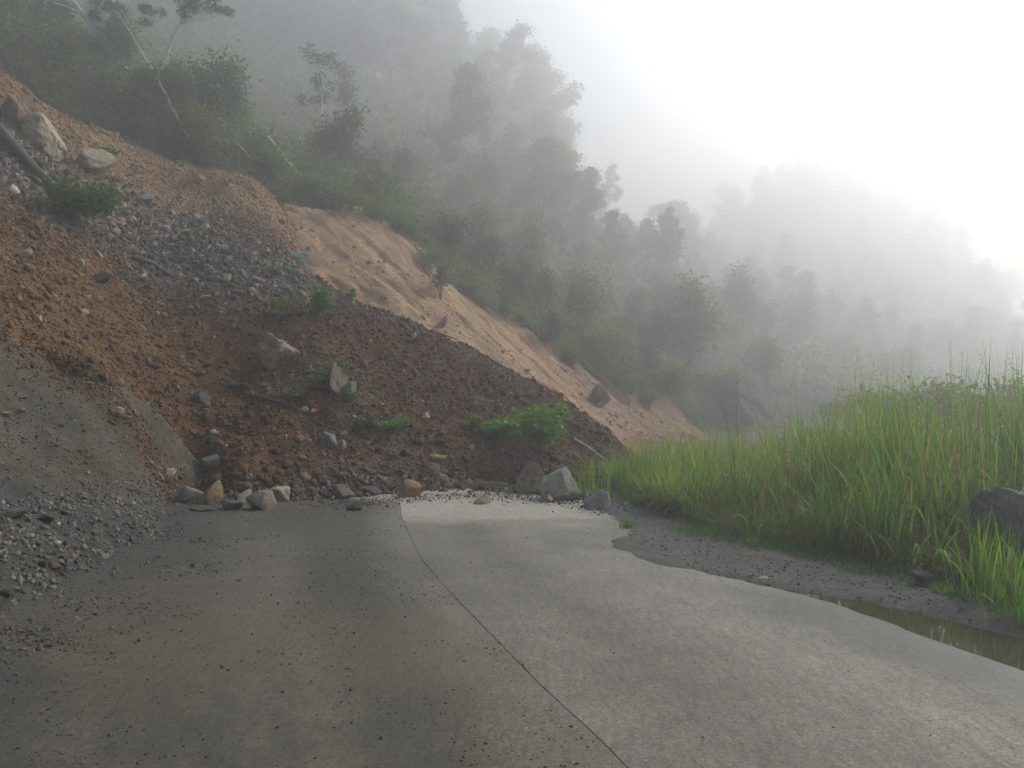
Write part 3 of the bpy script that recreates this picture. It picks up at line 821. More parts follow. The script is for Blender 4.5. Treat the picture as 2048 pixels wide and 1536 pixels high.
PR('stone', 'dark rock in the windrow left of the pale sliver', S, 92, 1040, 36, 18, M_DARK, 156)
# right side
o = rock_mesh(160, 4, (0.95, 0.85, 1.0), M_DARK, 0.85, 0.06)
p = P(2040, 1045, 7.0); o = obj('boulder', o, None, (p[0] + 0.05, p[1], p[2])); tag(o, 'big dark boulder half hidden in tall grass at the right edge', B)
g = GP(1845, 1165, 0.04); o = obj('stone', rock_mesh(161, 3, (0.17, 0.15, 0.13), M_DARK), None, (g[0], g[1], 0.09)); tag(o, 'dark fist-sized stone on the gravel shoulder', S)
g = GP(1525, 1160, 0.03); o = obj('stone', rock_mesh(162, 2, (0.1, 0.06, 0.03), M_CREAM), None, (g[0], g[1], 0.045)); tag(o, 'tiny white chip on the gravel shoulder', S)

# ---- loose stones that cannot be told apart, zone by zone
STONE_MESH = {}
for mk, mm in (('cream', M_CREAM), ('grey', M_GREY), ('dark', M_DARK), ('brown', M_BROWN)):
    STONE_MESH[mk] = [rock_mesh(300 + k * 7 + len(mk), 2, (1, 0.8, 0.62), mm, 0.85, 0.05) for k in range(5)]
def scatter(name, label, group, n, xy, size, mix, seed, zf=surf):
    r = np.random.default_rng(seed)
    pts = xy(r, n); zz = zf(pts[:, 0], pts[:, 1])
    for (x, y), z in zip(pts, zz):
        mk = mix[int(r.integers(len(mix)))]
        s = size[0] * (size[1] / size[0]) ** (r.random() ** 1.6)
        o = obj(name, STONE_MESH[mk][int(r.integers(5))], None, (x, y, z + 0.12 * s))
        o.scale = (s * r.uniform(0.7, 1.25), s * r.uniform(0.7, 1.2), s * r.uniform(0.6, 1.1))
        o.rotation_euler = (r.uniform(-0.5, 0.5), r.uniform(-0.5, 0.5) + 0.3, r.uniform(0, 6.28))
        tag(o, label, S, group)
def from_px(poly, f=hit):
    """random surface points inside a photograph-traced patch, thrown onto the real surface once"""
    poly = np.array(poly, float)
    def xy(r, n):
        out = []
        x0, y0 = poly.min(0); x1, y1 = poly.max(0)
        while len(out) < n:
            q = (r.uniform(x0, x1), r.uniform(y0, y1)); c = False; j = len(poly) - 1
            for i in range(len(poly)):
                if (poly[i, 1] > q[1]) != (poly[j, 1] > q[1]) and q[0] < (poly[j, 0] - poly[i, 0]) * (q[1] - poly[i, 1]) / (poly[j, 1] - poly[i, 1]) + poly[i, 0]: c = not c
                j = i
            if c: out.append(f(*q)[:2])
        return np.array(out)
    return xy
def along(pts, width):
    pts = [np.array(p[:2]) for p in pts]
    def xy(r, n):
        out = []
        for _ in range(n):
            k = int(r.integers(len(pts) - 1)); t = r.random()
            p = pts[k] * (1 - t) + pts[k + 1] * t + r.normal(size=2) * width
            out.append(p)
        return np.array(out)
    return xy
scatter('stone', 'angular grey stone in the scree band of the upper slope', 'stones of the upper scree band', 62,
        from_px([(0, 300), (110, 330), (300, 400), (470, 480), (600, 560), (520, 600), (380, 560), (230, 500), (90, 420), (0, 400)]), (0.1, 0.36), ('grey', 'grey', 'cream', 'dark'), 1)
scatter('stone', 'loose stone stuck in the brown landslide earth', 'stones in the brown earth', 62,
        from_px([(0, 430), (250, 560), (560, 640), (900, 720), (1180, 880), (1000, 950), (700, 970), (350, 960), (200, 760), (0, 640)]), (0.06, 0.2), ('brown', 'grey', 'cream', 'dark', 'brown'), 2)
scatter('stone', 'small stone lying along the foot of the slide', 'stones along the foot of the slide', 45,
        along([GP(345, 1005), GP(450, 1006), GP(600, 996), GP(700, 988), GP(800, 980), GP(920, 972), GP(1050, 980), GP(1160, 990)], 0.16), (0.05, 0.19), ('brown', 'grey', 'cream', 'dark'), 3)
scatter('stone', 'grey stone scattered on the gravel bank', 'stones on the gravel bank', 30,
        from_px([(0, 700), (130, 760), (260, 860), (330, 1000), (200, 1010), (0, 1000)]), (0.03, 0.11), ('grey', 'cream', 'grey', 'brown'), 4)
scatter('stone', 'crushed stone in the windrow at the foot of the bank', 'stones of the gravel windrow', 40,
        from_px([(0, 1010), (150, 1040), (320, 1010), (330, 1110), (250, 1180), (120, 1230), (0, 1260)]), (0.04, 0.13), ('dark', 'dark', 'grey', 'brown'), 5)
scatter('stone', 'dark stone chip strewn before the boulders at the grass', 'chips before the toe boulders', 16,
        along([GP(900, 985), GP(1000, 990), GP(1100, 1000), GP(1180, 1010), GP(1230, 1025)], 0.2), (0.04, 0.13), ('dark', 'grey', 'dark'), 6)
scatter('stone', 'pale stone lying on the orange scarp', 'stones on the orange scarp', 14,
        from_px([(480, 390), (640, 430), (900, 600), (1100, 720), (1320, 800), (1330, 880), (1250, 860), (900, 660), (600, 490)]), (0.08, 0.3), ('brown', 'cream', 'grey'), 7)

# ---- clods and grit: nobody could count them
def many(name, xy, z, size, colf, mat, seed, sub=0, flat=0.75, an=(0.65, 1.3), lying=False):
    r = np.random.default_rng(seed); n = len(xy)
    D, Fa = ICO[sub]; k = len(D)
    rad = 1 + r.uniform(-0.55, 0.45, (n, k, 1))
    sc_ = size[:, None, None] * r.uniform(an[0], an[1], (n, 1, 3)) * np.array([1, 1, flat])
    V = D[None] * rad * sc_ * 0.5
    q = r.normal(size=(n, 4)); q /= np.linalg.norm(q, axis=1)[:, None]; w_, x_, y_, z_ = q.T
    Rm = np.stack([1 - 2 * (y_ ** 2 + z_ ** 2), 2 * (x_ * y_ - z_ * w_), 2 * (x_ * z_ + y_ * w_), 2 * (x_ * y_ + z_ * w_), 1 - 2 * (x_ ** 2 + z_ ** 2), 2 * (y_ * z_ - x_ * w_),
                   2 * (x_ * z_ - y_ * w_), 2 * (y_ * z_ + x_ * w_), 1 - 2 * (x_ ** 2 + y_ ** 2)], 1).reshape(n, 3, 3)
    if lying:
        a_ = r.uniform(0, 6.28, n); Rm = np.zeros((n, 3, 3)); Rm[:, 0, 0] = np.cos(a_); Rm[:, 0, 1] = -np.sin(a_); Rm[:, 1, 0] = np.sin(a_); Rm[:, 1, 1] = np.cos(a_); Rm[:, 2, 2] = 1
    V = np.einsum('nij,nkj->nki', Rm, V)
    V = np.stack([V[:, :, 0] + xy[:, :1], V[:, :, 1] + xy[:, 1:], V[:, :, 2] + (z + size * 0.05)[:, None]], 2)
    Fn = (Fa[None] + (np.arange(n) * k)[:, None, None]).reshape(-1, 3)
    c = np.repeat(colf, k, axis=0)
    return obj(name, mesh_np(name, V.reshape(-1, 3), Fn, mat, c))
n = 120000
xy = np.stack([rng.uniform(-16, 3.2, n), rng.uniform(11.0, 26.3, n)], 1)
z = HB(xy[:, 0], xy[:, 1])
za = np.where((xy[:, 0] > -13) & (xy[:, 1] < 13.4), HA(xy[:, 0], xy[:, 1]), -9)
keep = (z > 0.0) & (z > za - 0.02); xy = xy[keep]; z = z[keep]; n = len(xy)
size = 0.022 + 0.055 * rng.random(n) ** 2 + 0.15 * rng.random(n) ** 18
c = col_B(xy[:, 0], xy[:, 1], z) * rng.uniform(0.45, 1.4, (n, 1))
st = rng.random(n) < 0.03
c[st] = np.array((0.24, 0.22, 0.19)) * rng.uniform(0.5, 1.5, (st.sum(), 1))
o = many('soil_clods', xy, z, size, c, M_CLOD, 11); tag(o, 'brown clods and crumbs covering the landslide slope', 'soil', kind='stuff')
# scree chips
pts = along([SC_A, SC_M, SC_B], 1.15)(np.random.default_rng(5), 24000)
kp = fbm(pts[:, 0], pts[:, 1], 1.1, 3, 177) > -0.12 + 0.5 * (rng.random(len(pts)) - 0.5); pts = pts[kp]
z = HB(pts[:, 0], pts[:, 1]); n = len(pts)
c = np.where(rng.random((n, 1)) < 0.25, np.array((0.15, 0.10, 0.06)), np.array((0.17, 0.147, 0.112))) * rng.uniform(0.25, 1.5, (n, 1)) * np.where(rng.random((n, 1)) < 0.08, 2.2, 1.0)
o = many('scree', pts, z, 0.025 + 0.085 * rng.random(n) ** 2 + 0.2 * rng.random(n) ** 14, c, M_GRAVEL, 12, 0, 0.45, (0.3, 1.7)); tag(o, 'band of grey rock chips across the upper slope', 'scree', kind='stuff')
# rubble along the toe
pts = along([GP(335, 1008), GP(450, 1006), GP(600, 998), GP(700, 990), GP(800, 982), GP(920, 974), GP(1050, 982), GP(1160, 992), GP(1240, 1015)], 0.17)(np.random.default_rng(6), 1500)
z = surf(pts[:, 0], pts[:, 1]); n = len(pts)
c = np.where(rng.random((n, 1)) < 0.5, np.array((0.11, 0.065, 0.042)), np.array((0.15, 0.14, 0.12))) * rng.uniform(0.4, 1.5, (n, 1))
o = many('toe_rubble', pts, z, 0.02 + 0.11 * rng.random(n) ** 3, c, M_GRAVEL, 16, 1, 0.7); tag(o, 'crumbs and small rubble along the foot of the slide', 'rubble', kind='stuff')
# crumbs lying on the scarp
n = 15000
yy = rng.uniform(20.5, 32, n); xx = rng.uniform(-17, 9.5, n)
k = (yy < edge_y(xx) + 0.5) & (fbm(xx * 0.57 + yy * 0.82, 0.15 * (xx * 0.82 - yy * 0.57), 0.8, 3, 187) > -0.15)
xx, yy = xx[k], yy[k]; zz = HH(xx, yy); n = len(xx)
c = col_H(xx, yy, zz) * rng.uniform(0.6, 1.2, (n, 1))
o = many('scarp_crumbs', np.stack([xx, yy], 1), zz, 0.02 + 0.04 * rng.random(n) ** 2 + 0.16 * rng.random(n) ** 18, c, M_CLOD, 17, 0, 0.8, (0.4, 1.5)); tag(o, 'orange crumbs of earth lying on the bare scarp', 'soil', kind='stuff')
# clods that rolled over the top of the grey bank
pts = along([hit(0, 690), hit(130, 750), hit(260, 845), hit(320, 940), hit(345, 985)], 0.2)(np.random.default_rng(8), 2200)
z = surf(pts[:, 0], pts[:, 1]); n = len(pts)
c = np.where(rng.random((n, 1)) < 0.7, np.array((0.115, 0.07, 0.038)), np.array((0.12, 0.11, 0.09))) * rng.uniform(0.4, 1.3, (n, 1))
o = many('bank_top_clods', pts, z, 0.012 + 0.07 * rng.random(n) ** 5, c, M_CLOD, 18); tag(o, 'brown clods spilled over the top of the grey bank', 'soil', kind='stuff')
# fines that rolled out over the slabs
pts = along([GP(335, 1018), GP(450, 1018), GP(600, 1012), GP(700, 1006), GP(800, 998), GP(920, 990), GP(1050, 996), GP(1160, 1004), GP(1240, 1022)], 0.30)(np.random.default_rng(9), 6000)
z = surf(pts[:, 0], pts[:, 1]); n = len(pts)
c = np.where(rng.random((n, 1)) < 0.7, np.array((0.085, 0.055, 0.038)), np.array((0.09, 0.085, 0.075))) * rng.uniform(0.4, 1.5, (n, 1))
o = many('spilled_fines', pts, z, 0.006 + 0.015 * rng.random(n) ** 2 + 0.04 * rng.random(n) ** 12, c, M_GRAVEL, 19, 0, 0.7); tag(o, 'brown crumbs spilled over the slabs in front of the slide', 'soil', kind='stuff')
# gravel on the bank and at its foot
n = 60000
xy = np.stack([rng.uniform(-9.5, -2.4, n), rng.uniform(3.2, 12.6, n)], 1)
z = HA(xy[:, 0], xy[:, 1]); ta = TA(xy[:, 0], xy[:, 1])
dens = np.where(ta > 0.42, 0.6, 1.0) * (z > -0.02) * (0.55 + 0.45 * (fbm(xy[:, 0], xy[:, 1], 0.8, 3, 121) > -0.1))
k = rng.random(n) < dens; xy = xy[k]; z = z[k]; ta = ta[k]; n = len(xy)
size = 0.010 + np.where(ta > 0.42, 0.045, 0.065) * rng.random(n) ** 4
c = np.array((0.115, 0.104, 0.082)) * rng.uniform(0.35, 1.7, (n, 1)) * np.where(rng.random((n, 1)) < 0.06, 2.0, 1.0) + rng.uniform(-0.006, 0.01, (n, 3))
o = many('gravel', xy, np.maximum(z, 0.0), size, np.clip(c, 0.01, 1), M_GRAVEL, 13); tag(o, 'loose grey gravel on the bank and at its foot', 'gravel', kind='stuff')
# gravel thinning out over the left lane
pts = along([GP(345, 1030), GP(310, 1085), GP(230, 1160), GP(90, 1240), GP(-60, 1310)], 0.42)(np.random.default_rng(10), 9000)
z = surf(pts[:, 0], pts[:, 1]); n = len(pts)
c = np.array((0.10, 0.09, 0.07)) * rng.uniform(0.4, 1.7, (n, 1))
o = many('gravel_apron', pts, np.maximum(z, 0.012), 0.006 + 0.016 * rng.random(n) ** 2 + 0.04 * rng.random(n) ** 12, c, M_GRAVEL, 20, 0, 0.7); tag(o, 'fine gravel thinning out from the bank onto the left lane', 'gravel', kind='stuff')
# grit on the road
n = 80000
s_ = np.concatenate([rng.uniform(-3.4, 0, 64000), rng.uniform(0, 2.7, 16000)])
i_ = rng.integers(30, 330, n)
xy = JP[i_] + JR[i_] * s_[:, None] + rng.normal(size=(n, 2)) * 0.03
cl = fbm(xy[:, 0], xy[:, 1], 0.7, 3, 131)
k = rng.random(n) < np.where(s_ < 0, sstep(-0.3, 0.5, cl) + 0.08 + sstep(-1.5, -3, s_), 0.25 * sstep(0, 0.6, cl) + 0.04)
xy = xy[k]; s_ = s_[k]; n = len(xy)
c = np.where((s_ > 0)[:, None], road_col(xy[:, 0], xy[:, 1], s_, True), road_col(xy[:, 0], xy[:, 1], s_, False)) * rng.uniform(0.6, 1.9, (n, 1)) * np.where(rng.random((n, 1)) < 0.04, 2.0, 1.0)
o = many('road_grit', xy, road_z(s_, xy[:, 1]), 0.004 + 0.006 * rng.random(n) ** 2 + 0.016 * rng.random(n) ** 14, c, M_GRAVEL, 14); tag(o, 'grit and pebbles strewn over both lanes', 'grit', kind='stuff')
# grit on the shoulder
n = 9000
yy = rng.uniform(3.5, 13, n); xx = edge_x(yy) - 0.5 + rng.random(n) * (grass_x(yy) - edge_x(yy) + 1.2)
zz = HS(xx, yy); k = zz > -0.018; xx, yy, zz = xx[k], yy[k], zz[k]; n = len(xx)
c = col_S(xx, yy, zz) * rng.uniform(0.6, 1.9, (n, 1))
o = many('shoulder_grit', np.stack([xx, yy], 1), zz, 0.006 + 0.03 * rng.random(n) ** 3, c, M_GRAVEL, 15); tag(o, 'fine dark gravel on the right shoulder', 'gravel', kind='stuff')

# ------------------------------------------------------------------ far road cut
def loft(name, rows, nx, ny, amp, colr, mat, seed):
    Rw = []
    for r in rows:
        p = np.array([P(*q) for q in r]); d = np.linspace(0, 1, len(p)); t = np.linspace(0, 1, nx)
        Rw.append(np.stack([np.interp(t, d, p[:, k]) for k in range(3)], 1))
    Rw = np.array(Rw); d = np.linspace(0, 1, len(Rw)); t = np.linspace(0, 1, ny)
    G = np.zeros((ny, nx, 3))
    for j, tt in enumerate(t):
        k = min(int(tt * (len(Rw) - 1)), len(Rw) - 2); f = tt * (len(Rw) - 1) - k
        G[j] = Rw[k] * (1 - f) + Rw[k + 1] * f
    V = G.reshape(-1, 3)
    V = V + amp * np.stack([n3(V, 1.3, seed), n3(V, 1.1, seed + 1) * 1.2, n3(V, 0.8, seed + 2)], 1) + amp * 0.4 * np.stack([n3(V, 0.35, seed + 3), n3(V, 0.3, seed + 4), n3(V, 0.3, seed + 5)], 1)
    i = np.arange(nx * ny).reshape(ny, nx)
    Fa = np.stack([i[:-1, :-1].ravel(), i[:-1, 1:].ravel(), i[1:, 1:].ravel(), i[1:, :-1].ravel()], 1)
    c = np.array(colr)[None] * (1 + 0.35 * n3(V, 0.7, seed + 8))[:, None]
    return obj(name, mesh_np(name, V, Fa, mat, c, True))
o = loft('road_cut', [[(1315, 748, 38), (1370, 752, 40), (1430, 748, 41), (1475, 755, 40)],
                      [(1325, 775, 37), (1370, 785, 39.5), (1430, 790, 40.5), (1470, 775, 38)],
                      [(1345, 830, 35.5), (1390, 840, 38), (1440, 845, 38.5), (1485, 815, 36)],
                      [(1370, 890, 33), (1410, 890, 34), (1450, 890, 34.5), (1510, 850, 34.5)],
                      [(1380, 930, 31), (1420, 930, 31), (1460, 930, 31), (1520, 900, 33)]], 60, 50, 0.45, (0.055, 0.052, 0.047), M_DEBRIS, 401)
tag(o, 'dark grey hollow cut into the hillside beyond the slide', 'road cut', kind='structure')
o = loft('far_embankment', [[(1462, 765, 43.5), (1520, 768, 46), (1600, 764, 48), (1700, 768, 50)],
                      [(1480, 800, 41), (1530, 795, 44), (1600, 792, 46), (1700, 798, 48)],
                      [(1500, 840, 38.5), (1550, 825, 41), (1610, 812, 44), (1710, 815, 46)],
                      [(1520, 880, 36), (1560, 870, 37), (1640, 860, 40), (1720, 860, 43)],
                      [(1530, 930, 32), (1570, 930, 33), (1650, 930, 35), (1730, 930, 37)]], 80, 60, 0.55, (0.06, 0.047, 0.038), M_DEBRIS, 421)
tag(o, 'brown-grey earth embankment beyond the tall grass', 'embankment', kind='structure')
PR('boulder', 'white stone on the lip of the far dark hollow', B, 1453, 764, 6, 6, M_CREAM, 170, d=40, depth=1)
PR('boulder', 'white block standing in the far dark hollow', B, 1488, 816, 8, 12, M_CREAM, 171, d=35.5)

# ------------------------------------------------------------------ vegetation builders
def leaves(centers, size, r, colr, up=0.45, asp=0.45, droop=0.0, sway=None, var=0.35):
    """one rhombic, slightly folded leaf for each centre"""
    n = len(centers)
    d = r.normal(size=(n, 3)); d[:, 2] = d[:, 2] * 0.6 - droop; d /= np.linalg.norm(d, axis=1)[:, None]
    nn = r.normal(size=(n, 3)) * (1 - up); nn[:, 2] += up * 1.5
    w = np.cross(d, nn); w /= np.linalg.norm(w, axis=1)[:, None] + 1e-9
    nn = np.cross(w, d)
    L = size * r.uniform(0.6, 1.35, (n, 1))
    c = np.asarray(centers)
    V = np.stack([c - d * L * 0.5, c + w * L * asp * 0.5 + nn * L * 0.08, c + d * L * 0.5 - nn * L * 0.08, c - w * L * asp * 0.5 + nn * L * 0.08], 1).reshape(-1, 3)
    Fa = np.arange(n * 4).reshape(n, 4)
    col = np.array(colr)[None] * (1 + var * r.uniform(-1, 1, (n, 1)))
    yl = r.random((n, 1)) < 0.12
    col = np.where(yl, col * np.array([1.7, 1.25, 0.7]), col)
    return V, Fa, np.repeat(col, 4, axis=0)

G_DARK = (0.042, 0.066, 0.028); G_MID = (0.085, 0.13, 0.03); G_LIGHT = (0.11, 0.155, 0.042); G_YEL = (0.16, 0.17, 0.05); G_VIVID = (0.085, 0.20, 0.035)

def tree_mesh(seed, height, spread, crown_from=0.45, clumps=26, nleaf=6000, leaf=0.3, colr=G_MID, trunk_r=0.16, lean=(0, 0), bark=None, clump_r=0.9, shape='round', limbs=True, wig=0.5):
    r = np.random.default_rng(seed)
    k = 9; t = np.linspace(0, 1, k)
    bend = np.cumsum(r.normal(size=(k, 2)), axis=0) * 0.02 * height * wig
    bend -= bend[0]
    tp = np.stack([lean[0] * t * height + bend[:, 0], lean[1] * t * height + bend[:, 1], t * height * 0.92], 1)
    parts = [tube(tp, trunk_r * (1 - 0.82 * t) * (1 + 0.5 * np.exp(-t * 14)), 7)]
    cc, cr = [], []
    bias = r.normal(size=2) * spread * 0.25; lobes = r.uniform(0.6, 1.35, 7)
    for i in range(clumps):
        h = crown_from + (1.0 - crown_from) * r.random() ** 0.85
        base = np.array([np.interp(h * 0.85, t, tp[:, q]) for q in range(3)])
        a = r.uniform(0, 6.283)
        prof = math.sin(math.pi * min(1, max(0.08, (h - crown_from) / (1.02 - crown_from)) * 0.75 + 0.25)) if shape == 'round' else (1.05 - (h - crown_from) / (1.02 - crown_from)) if shape == 'cone' else 0.55 + 0.6 * h
        dist = spread * (r.random() ** 0.6) * prof * lobes[int(a / 6.2832 * 7) % 7] * (0.75 + 0.5 * r.random())
        c = np.array([base[0] + math.cos(a) * dist + bias[0] * h, base[1] + math.sin(a) * dist + bias[1] * h, h * height + r.normal() * 0.04 * height])
        cc.append(c); cr.append(clump_r * r.uniform(0.6, 1.3))
        if limbs:
            m_ = (base + c) / 2 + np.array([0, 0, -0.06 * dist]) + r.normal(size=3) * 0.06 * dist
            hb = max(0.04, 0.2 * trunk_r)
            parts.append(tube([base, m_, c], [hb, hb * 0.7, hb * 0.3], 5, False))
    cc = np.array(cc); cr = np.array(cr)
    Vt, Ft = join(parts)
    pick = r.choice(len(cc), nleaf, p=cr ** 2 / (cr ** 2).sum())
    v = r.normal(size=(nleaf, 3)); v /= np.linalg.norm(v, axis=1)[:, None]
    rad = r.random((nleaf, 1)) ** 0.5 * (1 + 0.5 * (r.random((nleaf, 1)) < 0.18))
    pos = cc[pick] + v * rad * cr[pick][:, None] * np.array([1, 1, 0.62])
    Vl, Fl, cl = leaves(pos, leaf, r, colr)
    cv = r.uniform(0.75, 1.25, len(cc))
    cl = cl * np.repeat(cv[pick], 4)[:, None]
    return mesh_np('trunk', Vt, Ft, bark or M_BARK_G, None, True), mesh_np('crown', Vl, Fl, M_LEAF, cl)

def add_tree(name, label, meshes, loc, rot=0.0, scale=1.0, group=None, cat='tree', tilt=(0, 0)):
    e = empty(name, loc); e.rotation_euler = (tilt[0], tilt[1], rot); e.scale = (scale,) * 3
    obj('trunk', meshes[0], e); obj('crown', meshes[1], e)
    return tag(e, label, cat, group)

def shrub_mesh(seed, h, w, nleaf, leaf, colr, stems=5, mats=None):
    """an upright bushy plant: stems and leaves in one mesh, two materials"""
    r = np.random.default_rng(seed)
    parts = []; ends = []
    for i in range(stems):
        a = r.uniform(0, 6.283); d = w * 0.5 * r.random() ** 0.5
        e = np.array([math.cos(a) * d, math.sin(a) * d, h * r.uniform(0.55, 1.0)])
        m_ = e * np.array([0.35, 0.35, 0.55]) + r.normal(size=3) * 0.04 * h
        rr = max(0.006, 0.012 * h)
        parts.append(tube([(0, 0, -0.05), m_, e], [rr, rr * 0.7, rr * 0.3], 4, False)); ends.append((m_, e))
    Vt, Ft = join(parts)
    pos = []
    k = r.integers(0, stems, nleaf); tt = r.random(nleaf) ** 0.7
    M_ = np.array([x[0] for x in ends])[k]; E = np.array([x[1] for x in ends])[k]
    pos = M_ * (1 - tt[:, None]) + E * tt[:, None] + r.normal(size=(nleaf, 3)) * np.array([w, w, h * 0.6]) * 0.13
    Vl, Fl, cl = leaves(pos, leaf, r, colr)
    return Vt, Ft, Vl, Fl, cl
def plant(name, label, px, py, h, w, nleaf, leaf, colr, seed, cat='plant', group=None, stems=6, loc=None, rot=0, parts=True):
    loc = hit(px, py) if loc is None else loc
    Vt, Ft, Vl, Fl, cl = shrub_mesh(seed, h, w, nleaf, leaf, colr, stems)
    e = empty(name, loc); e.rotation_euler = (0, 0, rot)
    obj('stem', mesh_np('stem', Vt, Ft, M_BARK_G, None, True), e)
    obj('foliage', mesh_np('foliage', Vl, Fl, M_LEAF, cl), e)
    return tag(e, label, cat, group)

# ------------------------------------------------------------------ torn plants lying on the slide
plant('bush', 'dark green bush caught in the scree at the left', 150, 455, 1.15, 1.5, 1500, 0.15, G_MID, 501, 'bush', stems=9)
plant('bush', 'bright green bush in the middle of the upper brown slope', 634, 645, 0.72, 0.65, 900, 0.11, G_VIVID, 502, 'bush', stems=8)
plant('plant', 'dull green tuft left of the bright green bush', 572, 638, 0.4, 0.5, 260, 0.09, G_LIGHT, 503)
plant('plant', 'little green sprig right of the bright green bush', 700, 612, 0.42, 0.3, 120, 0.09, G_VIVID, 504)
plant('plant', 'tiny pale sprig below the little green sprig', 728, 632, 0.14, 0.22, 60, 0.07, G_VIVID, 505)
plant('bush', 'large glossy green bush behind the toe boulders', 1080, 918, 0.95, 1.0, 1700, 0.12, G_VIVID, 506, 'bush', stems=12)
plant('plant', 'leafy green branch lying left of the glossy bush', 1000, 888, 0.42, 0.95, 520, 0.12, G_VIVID, 507, stems=9)
plant('plant', 'upright light green plant at the end of the leafy branch', 945, 866, 0.32, 0.42, 200, 0.10, G_LIGHT, 508)
plant('plant', 'low dark green plant, left of two in the lower slope', 726, 866, 0.26, 0.45, 260, 0.08, (0.03, 0.085, 0.03), 509)
plant('plant', 'low green plant with light tips, right of two in the lower slope', 788, 868, 0.3, 0.55, 320, 0.085, G_VIVID, 510)
plant('plant', 'yellowish tuft beside the red roots', 575, 806, 0.22, 0.45, 160, 0.08, G_YEL, 511)
plant('plant', 'single dark green leaf cluster above the toe', 835, 894, 0.12, 0.16, 40, 0.08, (0.02, 0.11, 0.05), 512)
plant('plant', 'pale green torn leaves lying above the round cobble', 880, 926, 0.14, 0.26, 50, 0.12, (0.28, 0.36, 0.22), 513)
plant('plant', 'green sprig beneath the second cream slab', 218, 322, 0.5, 0.6, 160, 0.13, G_VIVID, 514)
plant('plant', 'pale green sprig at the lower end of the scree', 545, 556, 0.28, 0.35, 110, 0.09, G_LIGHT, 515)
plant('plant', 'green tuft left of the upright block', 643, 786, 0.55, 0.4, 300, 0.09, G_MID, 516)
plant('plant', 'green tuft right of the upright block', 680, 770, 0.55, 0.42, 320, 0.09, G_LIGHT, 517)
plant('plant', 'small yellow-green tuft below the upright block', 706, 806, 0.2, 0.22, 80, 0.07, G_LIGHT, 518)
plant('plant', 'olive weed trailing down the orange scarp', 882, 600, 1.1, 0.9, 420, 0.12, G_DARK, 519, stems=7)
plant('plant', 'small weed low on the orange scarp', 668, 435, 0.7, 0.5, 180, 0.13, G_LIGHT, 520)

# ------------------------------------------------------------------ wood: stump, log, roots, sticks
def wood(name, label, cat, pts, radii, mat, seg=7, group=None, loc=None):
    pts = np.array(pts, float); o0 = pts[0].copy()
    V, Fa = tube(pts - o0, radii, seg)
    V = V + 0.12 * np.array(radii).mean() * np.stack([n3(V, 0.15, 3), n3(V, 0.13, 4), n3(V, 0.2, 5)], 1)
    o = obj(name, mesh_np(name, V, Fa, mat, None, True), None, o0)
    return tag(o, label, cat, group)
PR('boulder', 'upright fractured grey-brown block between two green tufts in the brown slope', B, 661, 752, 56, 92, M_BROWN, 180, sub=4, rough=0.13, sink=0.2, tilt=0.12)
PR('boulder', 'dark rock leaning on the right of the upright block', B, 694, 778, 34, 46, M_DARK, 181, rough=0.1, tilt=-0.3)
p0 = hit(-60, 225); p1 = hit(60, 345); p2 = hit(112, 392)
wood('fallen_log', 'dark fallen log sloping down at the left edge', 'log', [p0 + W(0, 0, .25), (p0 + p1) / 2 + W(0, -.05, .32), p1 + W(0, 0, .2), p2 + W(0.1, 0, 0.02)], [0.14, 0.135, 0.12, 0.1], M_BARK_D, 9)
def on(px, py, dz): return hit(px, py) + W(0, 0, dz)
wood('root', 'reddish root lying left of the orange ribbon', 'root', [on(488, 790, .04), on(530, 806, .08), on(575, 818, .05), on(615, 832, .06)], [0.035, 0.03, 0.022, 0.012], M_ROOT)
wood('root', 'dark arching root right of the orange ribbon', 'root', [on(628, 838, .08), on(655, 836, .16), on(675, 850, .14), on(690, 872, .05)], [0.022, 0.022, 0.018, 0.012], M_ROOT)
wood('root', 'lower red root above the flat-sided grey rock', 'root', [on(622, 850, .1), on(645, 862, .1), on(672, 868, .06), on(695, 885, .03)], [0.02, 0.018, 0.015, 0.01], M_ROOT)
wood('root', 'hanging red root left of the flat-sided grey rock', 'root', [on(632, 840, .08), on(627, 862, .06), on(632, 885, .04), on(626, 900, .02)], [0.014, 0.014, 0.011, 0.008], M_ROOT)
wood('stick', 'grey stick on the debris beside the tall grass, left one', 'stick', [on(1150, 884, .04), on(1180, 905, .06), on(1208, 924, .05)], [0.03, 0.026, 0.015], M_BARK_P, 6)
wood('stick', 'short pale stick at the tip of the debris lobe', 'stick', [on(1206, 884, .05), on(1240, 885, .1)], [0.018, 0.01], M_BARK_P, 5)
wood('stick', 'thin stick lying across the scree above the green sprig', 'stick', [on(395, 555, .05), on(450, 570, .09), on(500, 590, .04)], [0.02, 0.018, 0.01], M_BARK_G, 5)
wood('stick', 'dark buried branch poking from the slope under the scree', 'branch', [on(265, 520, .05), on(310, 545, .16), on(345, 556, .02)], [0.07, 0.06, 0.03], M_BARK_D, 7)
wood('stick', 'stick leaning on the crest of the lobe', 'stick', [on(880, 672, .05), on(915, 690, .12)], [0.02, 0.012], M_ROOT, 5)
wood('stick', 'pale twig low on the crest of the lobe', 'stick', [on(985, 722, .03), on(1015, 742, .06)], [0.02, 0.012], M_BARK_P, 5)
